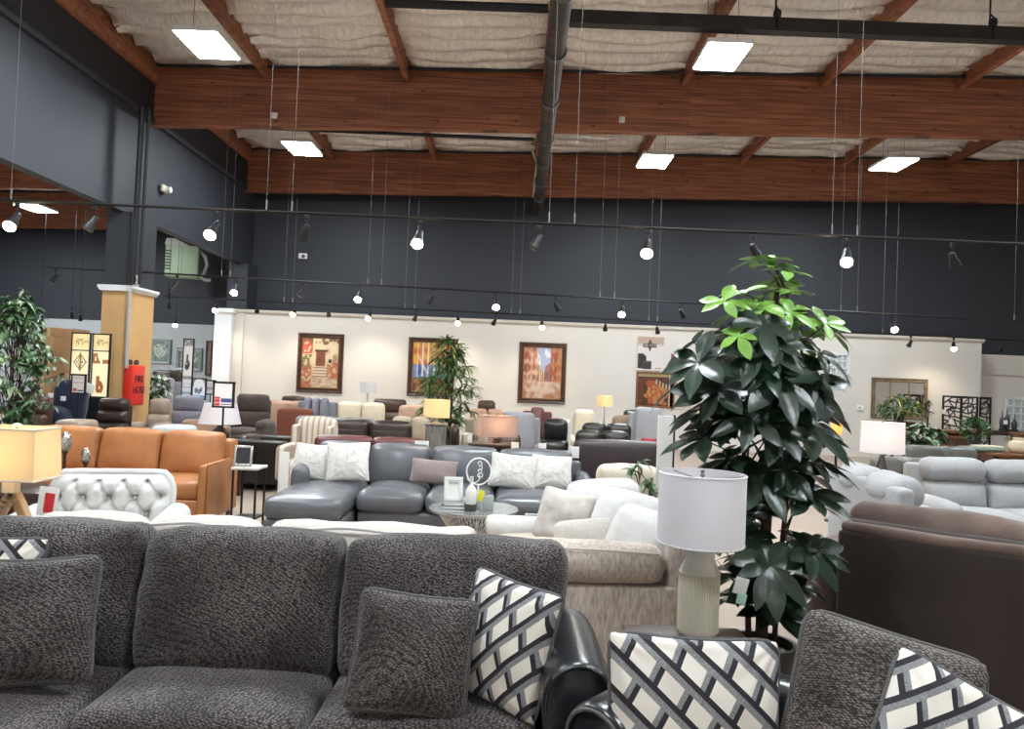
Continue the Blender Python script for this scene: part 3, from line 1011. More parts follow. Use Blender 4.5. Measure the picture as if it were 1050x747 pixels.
def lamp(name, label, x, y, z, shade_r, shade_h, shade_z, m_shade, prof, m_base, taper=1.0, square=None, glow=0, group=None, rz=0.0, n=36):
    """table lamp standing at z; shade_z = underside of its shade"""
    t = thing(name, label, 'table lamp', (x, y, z), rz, group)
    G().lathe(prof, (0, 0, 0), 28).build('lamp_base', m_base, t)
    zs = shade_z - z
    g = G()
    if square:
        w, d = square
        k = taper
        def ring(zz, s_, i_): return [(sx * (w / 2 * s_ - i_), sy * (d / 2 * s_ - i_), zz) for sx, sy in ((-1, -1), (1, -1), (1, 1), (-1, 1))]
        vs = ring(zs, 1, 0) + ring(zs + shade_h, k, 0) + ring(zs + shade_h, k, .004) + ring(zs, 1, .004)
        fs = []
        for q in range(4):
            for i in range(4):
                j = (i + 1) % 4
                a, b_ = q * 4, ((q + 1) % 4) * 4
                fs.append((a + i, a + j, b_ + j, b_ + i))
        g.add(vs, fs)
        sh = g.build('lamp_shade', m_shade, t, False)
        for zz, s_ in ((zs + .004, 1), (zs + shade_h - .004, k)):
            g2 = G()
            p = [Vector(v) for v in ring(zz, s_, 0)]
            g2.tube(p, .005, 4, True)
            g2.build('trim', m_shade, sh)
    else:
        r0, r1 = shade_r, shade_r * taper
        g.lathe([(r0, zs), (r1, zs + shade_h), (r1 - .004, zs + shade_h), (r0 - .004, zs), (r0, zs)], (0, 0, 0), n, cap=False)
        sh = g.build('lamp_shade', m_shade, t)
        for zz, r_ in ((zs + .004, r0), (zs + shade_h - .004, r1)):
            g2 = G().tube([(r_ * math.cos(i * 2 * PI / n), r_ * math.sin(i * 2 * PI / n), zz) for i in range(n)], .0035, 5, True)
            g2.build('trim', m_shade, sh)
    rr = (min(square) / 2 if square else shade_r) * taper
    g = G().tube([(0, 0, prof[-1][1]), (0, 0, zs + shade_h - .02)], .007, 6)
    for a in (0, 2 * PI / 3, 4 * PI / 3):
        g.tube([(0, 0, zs + shade_h - .03), (rr * .97 * math.cos(a), rr * .97 * math.sin(a), zs + shade_h - .012)], .003, 5)
    g.build('harp', M_WIRE, t)
    G().lathe([(.001, 0), (.012, .008), (.006, .02), (.01, .03), (.001, .036)], (0, 0, zs + shade_h - .02), 10).build('finial', M_WIRE, t)
    if glow:
        G().lathe([(.002, 0), (.02, .01), (.03, .045), (.02, .075), (.002, .085)], (0, 0, zs + shade_h * .35), 12).build('light_bulb', mat('lamp_bulb_glow', (1, .85, .6), .5, emit=(1, .72, .38), es=25), t)
        ld = bpy.data.lights.new('lamp_light', 'POINT')
        ld.energy = glow; ld.color = (1, .78, .48); ld.shadow_soft_size = .04
        lo = bpy.data.objects.new('lamp_light', ld)
        COL.objects.link(lo)
        lo.parent = t
        lo.location = (0, 0, zs + shade_h * .62)
    return t


def shade_mat(name, c, tr=.5):
    if name in MATS:
        return MATS[name]
    m = bpy.data.materials.new(name)
    m.use_nodes = True
    nt = m.node_tree
    nt.nodes.clear()
    out = nt.nodes.new('ShaderNodeOutputMaterial')
    d = nt.nodes.new('ShaderNodeBsdfDiffuse')
    t_ = nt.nodes.new('ShaderNodeBsdfTranslucent')
    mx = nt.nodes.new('ShaderNodeMixShader')
    d.inputs['Color'].default_value = tuple(c) + (1,)
    t_.inputs['Color'].default_value = tuple(c) + (1,)
    mx.inputs['Fac'].default_value = tr
    nt.links.new(d.outputs[0], mx.inputs[1]); nt.links.new(t_.outputs[0], mx.inputs[2]); nt.links.new(mx.outputs[0], out.inputs['Surface'])
    MATS[name] = m
    return m


M_SHW = shade_mat('white_linen_shade', (.88, .86, .88), .42)
M_SHY = shade_mat('cream_linen_shade', (.80, .70, .50), .5)
M_SHP = shade_mat('taupe_linen_shade', (.58, .45, .40), .5)


# ------------------------------------------------------------------ plants
def leaf(g, base, d, up, L, w, droop=.3, fold=.25, nu=2, nv=6, shape=.5, wave=0):
    d = Vector(d).normalized()
    up = Vector(up)
    s_ = d.cross(up)
    if s_.length < 1e-4:
        s_ = d.orthogonal()
    s_.normalize()
    n = s_.cross(d).normalized()

    def fn(u, v):
        ww = w / 2 * (math.sin(PI * min(1, v ** shape * .985 + .015)) ** .9 if v < 1 else 0)
        x = (u * 2 - 1)
        p = Vector(base) + d * (L * v) - Vector((0, 0, 1)) * (droop * L * v * v) + s_ * (x * ww) + n * (fold * ww * abs(x) + wave * ww * math.sin(v * 9 + x))
        return p
    g.grid(fn, nu * 2, nv)


def leaf_mat(name, c, var=.3, rough=.35, tr=.0):
    m = mat(name, c, rough, var=var, vs=7, bump=.15, bs=40, spec=.5, trans=0)
    b = m.node_tree.nodes['Principled BSDF']
    if tr:
        b.inputs['Subsurface Weight'].default_value = tr
        b.inputs['Subsurface Radius'].default_value = (.02, .03, .01)
    return m


M_SCH = leaf_mat('dark_glossy_leaf', (.012, .030, .016), .45, .33)
M_LIME = leaf_mat('lime_leaf', (.17, .36, .05), .4, .4)
M_FIC = leaf_mat('ficus_leaf', (.060, .125, .055), .5, .4)
M_FIC2 = leaf_mat('pale_ficus_leaf', (.20, .29, .17), .3, .4)
M_BAM = leaf_mat('bamboo_leaf', (.062, .125, .028), .5, .4)
M_BAM2 = leaf_mat('yellow_bamboo_leaf', (.25, .24, .05), .4, .4)
M_BARK = mat('dark_bark', (.055, .030, .022), .85, var=.5, vs=12, stretch=(4, 4, 1), bump=.8, bs=30)
M_POT = mat('dark_pot', (.03, .03, .03), .45)


def rnd_dir(el0, el1, az=None):
    a = random.uniform(0, 2 * PI) if az is None else az
    e = random.uniform(el0, el1)
    return Vector((math.cos(a) * math.cos(e), math.sin(a) * math.cos(e), math.sin(e)))


# the big umbrella plant
q = at(784, 560, 3.72)
t = thing('umbrella_plant', 'tall artificial umbrella plant with big dark glossy leaves, behind the white drum lamp', 'plant', (q.x, 3.72, 0))
G().lathe([(.13, 0), (.165, .28), (.17, .30), (.15, .30), (.145, .26)], (0, 0, 0), 24).build('pot', M_POT, t)
random.seed(11)
stems = [[(0, 0, .24), (.0, .01, .7), (.012, 0, 1.2), (0, .02, 1.75), (.02, 0, 2.05)],
         [(-.05, .03, .24), (-.075, .03, .6), (-.10, 0, 1.0), (-.13, .03, 1.5), (-.12, 0, 1.75)],
         [(.05, -.03, .24), (.065, -.03, .62), (.10, -.02, 1.1), (.16, 0, 1.6), (.15, 0, 1.9)]]
for i, sp in enumerate(stems):
    r0 = (.032, .016, .014)[i]
    G().tube(sp, [r0, r0 * .95, r0 * .85, r0 * .6, r0 * .4], 10).build('stem', M_BARK, t)
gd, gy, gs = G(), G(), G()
clusters = []
prof = [(.52, .12, .10), (.62, .26, .4), (.80, .30, .6), (1.0, .30, .7), (1.18, .34, .8), (1.36, .36, .9), (1.52, .38, 1), (1.68, .37, 1), (1.82, .32, 1), (1.94, .24, .8), (2.06, .15, .6), (2.16, .08, .3), (2.22, .02, .3)]
for z, r_, _ in prof:
    k = (9 if z > 1.25 else 5) if r_ > .28 else (6 if r_ > .15 else 3)
    a0 = random.uniform(0, 6.28)
    for i in range(k):
        a = a0 + i * 2 * PI / k + random.uniform(-.35, .35)
        rr = r_ * random.uniform(.55, 1.05)
        clusters.append(Vector((rr * math.cos(a), rr * math.sin(a), z + random.uniform(-.07, .07))))
# the sprays that stand out in front: (pixel, depth)
for px, py, Y in ((757, 345, 3.42), (800, 392, 3.40), (826, 380, 3.5), (742, 310, 3.5), (812, 322, 3.5), (790, 580, 3.46), (735, 400, 3.5), (772, 430, 3.4), (832, 470, 3.6), (834, 560, 3.6), (720, 450, 3.55), (712, 352, 3.7), (708, 388, 3.75), (722, 420, 3.6), (716, 372, 3.5), (800, 440, 3.45), (760, 300, 3.55), (815, 350, 3.6), (780, 490, 3.5), (748, 470, 3.55)):
    p = at(px, py, Y)
    clusters.append(Vector((p.x - q.x, Y - 3.72, p.z)))
for c in clusters:
    lime = c.z > 1.97 or (c.z > 1.78 and random.random() < .7) or (c.z > 1.3 and random.random() < .03)  # smaller lime green leaves, all of them near the top, few lower down
    tgt = gy if lime else gd
    out = Vector((c.x, c.y, .12))
    if out.length < .05: out = rnd_dir(0, .4)
    ax = (out.normalized() * .55 + Vector((0, 0, 1)) * random.uniform(.3, .9)).normalized()
    if c.y < -.2: ax = (ax + Vector((0, -.5, 0))).normalized()
    u = ax.orthogonal().normalized(); w_ = ax.cross(u)
    nl = random.choice((6, 7, 7, 8)) if not lime else 5
    a0 = random.uniform(0, 6)
    L0 = (random.uniform(.16, .23) if not lime else random.uniform(.11, .16))
    for i in range(nl):
        a = a0 + i * 2 * PI / nl + random.uniform(-.2, .2)
        d = (u * math.cos(a) + w_ * math.sin(a)) + ax * random.uniform(.0, .35)
        L_ = L0 * random.uniform(.75, 1.1)
        leaf(tgt, c, d, ax, L_, L_ * random.uniform(.40, .50), random.uniform(.10, .42), random.uniform(.08, .25), 2, 9, 1.22, .05)
    # stalk back to the nearest stem
    z0 = max(.45, c.z - random.uniform(.12, .3))
    base = Vector((random.choice((-.1, .01, .11)) * min(1, z0), 0, z0))
    gs.tube([base, base.lerp(c, .5) + Vector((0, 0, .03)), c], [.006, .004, .003], 5)
gd.build('foliage', M_SCH, t); gy.build('lime_foliage', M_LIME, t); gs.build('stalks', mat('green_stalk', (.05, .055, .02), .6), t)


def bush(name, label, x, y, z, rx, rz_, zc, nclus, L0, wr, m, m2=None, frac2=.2, trunk=None, pot=None, cat='plant', per=6, droop=.6, seed=1, group=None, el=(-.3, .9)):
    """leafy plant: sprays of narrow leaves inside an egg-shaped outline"""
    random.seed(seed)
    t = thing(name, label, cat, (x, y, z), 0, group)
    if pot:
        r_, h = pot
        G().lathe([(r_ * .75, 0), (r_, h), (r_ * 1.05, h), (r_ * .95, h - .02), (r_ * .9, h - .05)], (0, 0, 0), 18).build('pot', M_POT, t)
    g1, g2, gs = G(), G(), G()
    for i in range(nclus):
        d = rnd_dir(-1.4, 1.4)
        k = random.uniform(.35, 1) ** .6
        c = Vector((d.x * rx * k, d.y * rx * k, zc + d.z * rz_ * k))
        if c.z < (pot[1] if pot else 0): c.z = (pot[1] if pot else 0) + .02
        f = 1 - max(0, (c.z - zc) / rz_) * .45
        c.x *= f; c.y *= f
        tg = g2 if (m2 and random.random() < frac2) else g1
        for j in range(per):
            dd = (rnd_dir(*el) + Vector((d.x, d.y, 0)) * .5)
            L_ = L0 * random.uniform(.6, 1.15)
            leaf(tg, c, dd, Vector((0, 0, 1)) + rnd_dir(-.3, .3) * .4, L_, L_ * wr, droop * random.uniform(.5, 1.3), .2, 1, 4, .7)
        if i % 3 == 0:
            gs.tube([(c.x * .12, c.y * .12, max((pot[1] if pot else 0), c.z - rz_ * .5)), (c.x * .6, c.y * .6, c.z - .05), c], .004, 4)
    g1.build('foliage', m, t)
    if m2 and g2.v: g2.build('pale_foliage', m2, t)
    gs.build('twigs', M_BARK, t)
    for j in range(trunk or 0):
        a = j * 2.4
        G().tube([(.04 * math.cos(a), .04 * math.sin(a), (pot[1] - .04) if pot else 0), (.05 * math.cos(a), .06 * math.sin(a), zc * .6), (.08 * math.cos(a), .08 * math.sin(a), zc + rz_ * .4)], [.018, .015, .006], 7).build('stem', M_BARK, t)
    return t
# ------------------------------------------------------------------ near lamp and its table
q = at(718, 560, 3.1)
table('end_table', 'dark wooden end table carrying the white drum lamp', q.x - .055, 2.955, 0, .50, .44, .535, M_DWOOD)
MC = mat('ribbed_ceramic', (.52, .49, .40), .5, c2=(.66, .66, .62), vs=3.5, bump=.1, bs=60)
prof = [(.086, 0), (.088, .01)]
t = lamp('table_lamp', 'white drum-shade lamp with a ribbed cream ceramic base, in front of the umbrella plant', q.x, 3.1, .535, .178, .292, .905, M_SHW,
         [(.078, 0), (.082, .01), (.082, .235), (.079, .262), (.066, .29), (.060, .31), (.060, .335), (.069, .362), (.072, .372), (.03, .378)], MC)
g = G()
for i in range(52):
    a = i * 2 * PI / 52
    g.tube([(.082 * math.cos(a), .082 * math.sin(a), .012), (.082 * math.cos(a), .082 * math.sin(a), .25)], .0030, 4)
g.build('ribs', mat('rib_glaze', (.70, .65, .50), .45), t)
g = G().rb((.10, -.055, .245), (.055, .004, .07), .002, 1, M=Matrix.Rotation(.25, 4, 'Y'))
g.build('price_tag', M_WHITEPL, t)
G().rb((.125, -.058, .19), (.04, .004, .045), .002, 1, M=Matrix.Rotation(.2, 4, 'Y')).build('mint_tag', mat('mint_card', (.45, .68, .55), .6), t)
G().tube([(.06, -.03, .31), (.09, -.05, .28)], .0015, 4).build('tag_string', M_WHITEPL, t)

# ------------------------------------------------------------------ cream sofas between
F_IV = fabric('ivory_weave', (.55, .51, .46), .10, 60)
F_OAT = fabric('oatmeal_weave', (.47, .40, .34), .30, 70, stretch=(1, 1, .25))
F_WHT = fabric('white_linen', (.62, .60, .585), .05, 30)
sx0, sx1 = at(48, 540, 3.35).x, at(492, 545, 3.35).x
IVZ = .045
t = thing('sofa', 'ivory loose-back sofa with welted cushions, right behind the charcoal sectional', 'sofa', ((sx0 + sx1) / 2, 3.52, 0), PI)
Wd = sx1 - sx0
G().rb((0, 0, .22), (Wd - .02, .76, .28), .02, 3).build('base', F_IV, t)
G().rb((0, .36, .42), (Wd - .02, .12, .66), .05, 4).build('back_frame', F_IV, t)
for i in range(2):
    cx = -Wd / 2 + Wd * (i + .5) / 2
    G().rb((cx, -.06, .43), (Wd / 2 - .01, .60, .16), .05, 5, (0, .01, .03)).build('seat_cushion', F_IV, t)
edges_ = [(-.50, -.02), (-.02, .24), (.24, .5)]
for i, (a, b_) in enumerate(edges_):
    M = Matrix.Translation((Wd * (a + b_) / 2, .235, .665 + IVZ)) @ Matrix.Rotation(R(-7), 4, 'X')
    wv = Wd * (b_ - a) - .012
    o = G().rb((0, 0, 0), (wv, .18, .36), .07, 8, (0, .03, .012), .016, 5, M).build('back_cushion', F_IV, t)
    pts = []
    for k in range(21):
        u = -1 + k / 10
        pts.append(M @ Vector((u * (wv / 2 - .03), .092, .178 + .012 * (1 - u * u) + .012 * noise.noise(Vector((u * 2 + i * 5, 0, 0))))))
    G().tube(pts, .007, 6).build('welt', F_WHT, o)
for s_ in (-1, 1):
    for sy in (-.3, .3):
        G().lathe([(.02, 0), (.03, .09)], (s_ * (Wd / 2 - .08), sy, 0), 8).build('foot', M_DWOOD, t)

# oatmeal loveseat seen from its arm
LX0, LX1, LY0, LY1 = -.12, 1.06, 3.92, 5.28
t = thing('loveseat', 'oatmeal loveseat turned side-on, its padded arm towards the charcoal sectional, heaped with white pillows', 'sofa', ((LX0 + LX1) / 2, (LY0 + LY1) / 2, 0))
ox, oy = (LX0 + LX1) / 2, (LY0 + LY1) / 2
def W3(o): o.location = (-ox, -oy, 0); return o
W3(G().rb(((LX0 + LX1) / 2, (LY0 + LY1) / 2, .22), (LX1 - LX0 - .04, LY1 - LY0 - .06, .28), .03, 3).build('base', F_OAT, t))
W3(G().rb((LX1 - .10, (LY0 + LY1) / 2, .43), (.18, LY1 - LY0 - .04, .66), .06, 4).build('back_frame', F_OAT, t))
for i in range(2):
    W3(G().rb((.36, 4.28 + .62 * i + .03, .42), (.86, .60, .16), .05, 5, (.01, 0, .03)).build('seat_cushion', F_OAT, t))
W3(G().rb(((LX0 + LX1) / 2 - .02, 4.00, .28), (LX1 - LX0 - .06, .16, .42), .02, 4).build('arm', F_OAT, t))
arm = W3(G().rb((.36, 4.00, .60), (.98, .22, .20), .085, 10, (.02, .02, .012), .010, 4).build('arm_pad', F_OAT, t))
W3(G().tube([(-.09 + .9 * i / 14, 3.895 - .012 * math.sin(i * PI / 14), .672 + .014 * math.sin(i * PI / 14)) for i in range(15)], .006, 6).build('welt', F_IV, t))
g = G().rb((.36, 5.18, .30), (.98, .16, .46), .03, 4)
g.lathe([(.001, -.50), (.075, -.498), (.085, -.47), (.085, .42), (.05, .45)], (0, 0, 0), 18, Matrix.Translation((.37, 5.16, .53)) @ Matrix.Rotation(PI / 2, 4, 'Y'))
W3(g.build('arm', F_WHT, t))
W3(G().lathe([(.001, 0), (.062, .002), (.064, .012)], (0, 0, 0), 20, Matrix.Translation((-.14, 5.16, .53)) @ Matrix.Rotation(PI / 2, 4, 'Y')).build('arm_facing', F_OAT, t))
for x in (LX0 + .1, LX1 - .12):
    for y in (LY0 + .1, LY1 - .1):
        W3(G().lathe([(.02, 0), (.03, .09)], (x, y, 0), 8).build('foot', M_DWOOD, t))
F_CRK = fabric('crinkled_cream', (.52, .48, .44), .14, 16)
P = 'pillows heaped on the oatmeal loveseat'
pillow('throw_pillow', 'crinkled cream pillow at the front of the white heap on the oatmeal loveseat', (.38, 4.86, .675),   .37, .36, .16, R(-16), R(22), R(9), F_CRK, None, P, seed=11, nz=.028, rnd=.09, pinch=.05)
pillow('throw_pillow', 'puffy white pillow farthest back on the oatmeal loveseat', (.64, 4.98, .715), .50, .40, .27, R(-24), R(26), R(-8), F_WHT, F_IV, P, seed=12, pinch=-.03, rnd=.14, nz=.02)
pillow('throw_pillow', 'puffy white pillow in the middle of the oatmeal loveseat back', (.76, 4.60, .68), .48, .42, .27, R(-30), R(28), R(8), F_WHT, F_IV, P, seed=13, pinch=-.03, rnd=.14, nz=.02)
pillow('throw_pillow', 'puffy white pillow nearest the drum lamp on the oatmeal loveseat', (.80, 4.24, .645), .46, .40, .26, R(-34), R(28), R(10), F_WHT, F_IV, P, seed=14, pinch=-.03, rnd=.14, nz=.02)
pillow('throw_pillow', 'small white pillow lying before the puffy ones on the oatmeal loveseat', (.47, 4.42, .61), .36, .27, .15, R(-14), R(24), R(-10), F_IV, None, P, seed=15, rnd=.12, pinch=0)

# ------------------------------------------------------------------ left: lamp, tufted chair, caramel sofa
q = at(16, 465, 3.9)
table('end_table', 'low dark end table under the cream rectangular-shade lamp', q.x, 3.88, 0, .42, .42, .56, M_DWOOD)
t = thing('table_lamp', 'lit cream rectangular-shade lamp on looped pale oak, at the left edge', 'table lamp', (q.x, 3.9, .56))
zt, zb = at(20, 439, 3.8).z - .56, at(20, 494, 3.8).z - .56
w0, w1, d0 = .34, .33, .22
vs = [(sx * a, sy * d, z) for z, a, d in ((zb, .175, .12), (zt, .165, .11), (zt, .160, .105), (zb, .170, .115)) for sx, sy in ((-1, -1), (1, -1), (1, 1), (-1, 1))]
fs = [(k * 4 + i, k * 4 + (i + 1) % 4, ((k + 1) % 4) * 4 + (i + 1) % 4, ((k + 1) % 4) * 4 + i) for k in range(4) for i in range(4)]
sh = G().add(vs, fs).build('lamp_shade', M_SHY, t, False)
for z, a, d in ((zb + .006, .1755, .1205), (zt - .006, .166, .111)):
    p = [Vector((sx * a, sy * d, z)) for sx, sy in ((-1, -1), (1, -1), (1, 1), (-1, 1))]
    G().tube(p, .006, 4, True).build('trim', shade_mat('pale_trim', (.8, .76, .68), .2), sh)
G().rb((0, -.02, zb - .035), (.07, .05, .07), .006, 1).build('neck_block', mat('ivory_block', (.80, .72, .58), .5), t)
def loop(sgn, name, top, spread, w=.05):
    pts = []
    for i in range(13):
        v = i / 12
        pts.append((sgn * (spread * math.sin(v * PI * .5) ** .9), 0, top - top * v))
    g = G()
    for k in range(12):
        a, b_ = Vector(pts[k]), Vector(pts[k + 1])
        d = (b_ - a); L_ = d.length
        ang = math.atan2(d.x, d.z)
        g.rb((0, 0, L_ / 2), (.045, w, L_ + .02), .006, 1, M=Matrix.Translation(a) @ Matrix.Rotation(ang, 4, 'Y'))
    return g.build(name, M_OAK, t)
loop(-1, 'base_loop', zb - .07, .105); loop(1, 'base_loop', zb - .07, .105)
g = G()
g.rb((.10, .02, zb - .035), (.12, .06, .04), .008, 1, M=Matrix.Rotation(-.2, 4, 'Y') @ Matrix.Translation((-.0, 0, .02)))
g.build('crosspiece', M_OAK, t)
G().tube([(0, 0, zb - .03), (0, 0, zt + .01)], .008, 6).build('harp', M_WIRE, t)
G().lathe([(.025, 0), (.025, .012), (.01, .02)], (0, 0, zt - .002), 12).build('finial', mat('ivory_block', (1, 1, 1)), t)
G().lathe([(.002, 0), (.02, .01), (.03, .045), (.02, .075), (.002, .085)], (0, 0, zb + .08), 12).build('light_bulb', mat('lamp_bulb_glow', (1, .85, .6), .5, emit=(1, .72, .38), es=25), t)
ld = bpy.data.lights.new('lamp_light', 'POINT'); ld.energy = 4.5; ld.color = (1, .80, .56); ld.shadow_soft_size = .04
lo = bpy.data.objects.new('lamp_light', ld); COL.objects.link(lo); lo.parent = t; lo.location = (0, 0, zb + .13)
G().rb((.215, -.10, zb - .07), (.10, .004, .15), .003, 1, M=Matrix.Rotation(.1, 4, 'Y')).build('hang_tag', M_WHITEPL, t)
G().rb((.225, -.104, zb - .075), (.05, .004, .10), .003, 1, M=Matrix.Rotation(.1, 4, 'Y')).build('red_tag', mat('red_card', (.55, .02, .03), .5), t)

# tufted chair
q = at(112, 520, 4.85)
t = thing('armchair', 'white button-tufted armchair behind the ivory sofa', 'armchair', (q.x + .02, 4.68, 0), R(14))
F_TUF = fabric('white_velvet', (.57, .56, .545), .05, 30)
zt = 1.55 - 113 * 4.95 / F
Wb, Hb = .72, zt - .40
BTN = []
BZ0 = .06
for r_ in range(4):
    for k in range(-2, 3):
        BTN.append((k * .155 + (.0775 if r_ % 2 else 0), BZ0 + r_ * .105))
def tuft(u, v):
    x = (u - .5) * Wb
    z = v * Hb
    # rounded top corners
    wtop = 1 - .16 * max(0, (v - .72) / .28) ** 2.2
    X = x * wtop
    base = -.115 * (1 - (2 * u - 1) ** 6) * (1 - max(0, (v - .85) / .15) ** 3)
    dmin = min(math.hypot(x - bx, z - bz) for bx, bz in BTN)
    y = base + .060 * math.exp(-(dmin / .030) ** 2)
    # diamond pleats between the buttons
    a = (x / .0775 + z / .105 - BZ0 / .105) / 2
    b_ = (x / .0775 - z / .105 + BZ0 / .105) / 2
    fa, fb = abs(a - round(a)), abs(b_ - round(b_))
    inside = 1 if .02 < z < Hb - .03 and abs(x) < .31 else 0
    y += inside * .028 * (math.exp(-(fa / .09) ** 2) + math.exp(-(fb / .09) ** 2)) * .7
    return (X, .26 + y + .07 * v, .40 + z)
def plain(u, v):
    x, y, z = tuft(u, v)
    return (x, .33 + .07 * v + .035 * (1 - (2 * u - 1) ** 4), z)
g = G().grid(tuft, 90, 60)
g.grid(plain, 30, 20)
for k in range(61):
    pass
rim = []
for i in range(41):
    a = i / 40
    if a < .3: u, v = 0, a / .3
    elif a < .7: u, v = (a - .3) / .4, 1
    else: u, v = 1, 1 - (a - .7) / .3
    p1, p2 = Vector(tuft(u, v)), Vector(plain(u, v))
    rim.append((p1 + p2) / 2)
g.tube(rim, .034, 10)
bk = g.build('backrest', F_TUF, t, sharp=80)
for bx, bz in BTN:
    if abs(bx) < .3 and bz < Hb - .06:
        wtop = 1 - .16 * max(0, (bz / Hb - .72) / .28) ** 2.2
        G().lathe([(.001, -.006), (.010, -.003), (.012, .002)], (0, 0, 0), 8, Matrix.Translation((bx * wtop, .195 + .07 * bz / Hb, .40 + bz)) @ Matrix.Rotation(-PI / 2, 4, 'X')).build('button', F_TUF, bk)
G().rb((0, -.05, .40), (.56, .62, .16), .06, 6, (0, .02, .035), .008).build('seat_cushion', F_TUF, t)
G().rb((0, .02, .22), (.70, .70, .24), .03, 3).build('base', F_TUF, t)
for s_ in (-1, 1):
    g = G().rb((s_ * .40, -.02, .31), (.12, .68, .40), .04, 3)
    g.lathe([(.001, -.36), (.075, -.355), (.085, -.32), (.085, .3), (.05, .34)], (0, 0, 0), 16, Matrix.Translation((s_ * .42, -.02, .545)) @ Matrix.Rotation(-PI / 2, 4, 'X'))
    g.build('arm', F_TUF, t)
    for sy in (-.3, .3):
        G().lathe([(.016, 0), (.026, .11)], (s_ * .32, sy, 0), 8).build('leg', M_DWOOD, t)

# caramel sofa
L_CAR = leather('caramel_leather', (.41, .165, .060), .38)
t = sofa('sofa', 'caramel leather three-cushion sofa behind the white tufted chair', -3.87, 7.42, 0, 2.06, .86, .885, L_CAR, .46, .63, .085, 3, 'box', puff=.035, lean=10, ct=.17, foot=M_BRWOOD, foot_h=.10, nz=.008)
ar = [o for o in t.children if o.name.startswith('arm')]
for s_ in (-1, 1):
    G().tube([(s_ * 1.03, -.41, .12), (s_ * 1.03, -.41, .63), (s_ * 1.03, .3, .635)], .006, 5).build('welt', mat('dark_caramel', (.20, .07, .02), .4), t)

# coffee table with silver eggs, behind the tufted chair
table('coffee_table', 'dark wooden coffee table with two silver eggs, in front of the caramel sofa', -3.55, 5.85, 0, 1.15, .55, .56, M_DWOOD, leg=.06)
M_SIL = mat('tarnished_silver', (.62, .60, .57), .22, .95, var=.15, vs=10)
for px, py, hh, lab in ((67, 453, .0, 'taller silver egg ornament, nearer the cream lamp shade'), (88, 467, 0, 'shorter silver egg ornament, right of the taller egg')):
    q = at(px, py, 5.85)
    t = thing('egg_ornament', lab, 'ornament', (q.x, 5.85, .561), 0, 'silver egg ornaments')
    zc = q.z - .561
    ES = 1.0 if px == 67 else .75
    G().lathe([(max(.001, ES * .048 * math.sin(PI * k / 16) * (1 - .18 * (k / 16 - .35))), zc + ES * (.085 * -math.cos(PI * k / 16))) for k in range(17)], (0, 0, 0), 24).build('egg', M_SIL, t, sharp=80)
    G().lathe([(.06, 0), (.06, .012), (.014, .03), (.012, zc - .10 * ES), (.028, zc - .07 * ES)], (0, 0, 0), 16).build('stand', mat('bronze', (.12, .08, .05), .4, .8), t)

# black side table with a tilted frame
q = at(250, 478, 7.2)
t = table('side_table', 'slim black side table with a grey top, right of the caramel sofa', q.x + .04, 7.25, 0, .26, .30, q.z, M_BLACKM, mat('grey_stone_top', (.50, .49, .47), .4), leg=.02, apron=0, th=.025)
G().box((0, 0, .12), (.22, .26, .015)).build('shelf', M_BLACKM, t)
t = thing('photo_frame', 'silver photo frame leaning back on the slim black side table', 'picture frame', (q.x - .015, 7.2, q.z + .002), R(10))
M = Matrix.Rotation(R(-14), 4, 'X')
g = G()
for c, d in (((0, 0, .012), (.17, .02, .024)), ((0, 0, .188), (.17, .02, .024)), ((-.075, 0, .1), (.024, .02, .2)), ((.075, 0, .1), (.024, .02, .2))):
    g.rb(c, d, .004, 1, M=M)
g.build('frame', M_SIL, t)
G().box((0, .004, .1), (.14, .006, .17), M).build('photo', mat('dark_photo', (.03, .03, .035), .2), t, False)
G().box((0, .006, .135), (.07, .008, .02), M).build('photo_caption', M_WHITEPL, t, False)

# black tub loveseat seen from the side
L_BK = leather('black_hide', (.014, .013, .013), .3)
sofa('loveseat', 'black leather loveseat turned side-on, behind the slim black side table', -3.32, 10.05, PI / 2, 1.0, .86, .66, L_BK, .40, .64, .2, 1, 'box', puff=.03, lean=4)
t = thing('floor_card', 'white price card leaning against the grey chaise arm', 'card', (at(289, 490, 8.0).x, 8.05, 0))
G().rb((0, 0, .34), (.11, .012, .68), .004, 1).build('card', M_WHITEPL, t)
G().rb((0, .04, .02), (.12, .12, .03), .006, 1).build('foot', M_WHITEPL, t)

# ------------------------------------------------------------------ grey leather sectional
L_GR = leather('slate_leather', (.118, .122, .135), .27, .12)
gx0, gx1 = -2.06, .78
t = thing('sectional_sofa', 'slate grey leather sectional with a chaise at its left, in the middle of the floor', 'sofa', ((gx0 + gx1) / 2, 7.2, 0))
ox = (gx0 + gx1) / 2
def W4(o): o.location = (-ox, -7.2, 0); return o
cx = [gx0, -1.39, -.76, -.12, gx1 - .10]
W4(G().rb((-1.725, 6.95, .17), (.65, 1.42, .26), .03, 4).build('chaise_base', L_GR, t))
W4(G().rb((-.32, 7.24, .17), (2.10, .84, .26), .03, 4).build('base', L_GR, t))
W4(G().rb((-1.725, 6.94, .39), (.665, 1.42, .19), .07, 8, (0, .01, .04), .010).build('chaise_cushion', L_GR, t))
for a, b_ in zip(cx[1:-1], cx[2:]):
    W4(G().rb(((a + b_) / 2, 7.15, .39), (b_ - a - .01, .78, .19), .075, 7, (0, .02, .04), .012).build('seat_cushion', L_GR, t))
bx = [gx0 + .12, -1.41, -.78, -.10, gx1 - .12]
for a, b_ in zip(bx[:-1], bx[1:]):
    M = Matrix.Translation(((a + b_) / 2, 7.55, .645)) @ Matrix.Rotation(R(-10), 4, 'X')
    W4(G().rb((0, 0, 0), (b_ - a - .01, .19, .42), .06, 7, (0, .05, .012), .014, 4, M).build('back_cushion', L_GR, t))
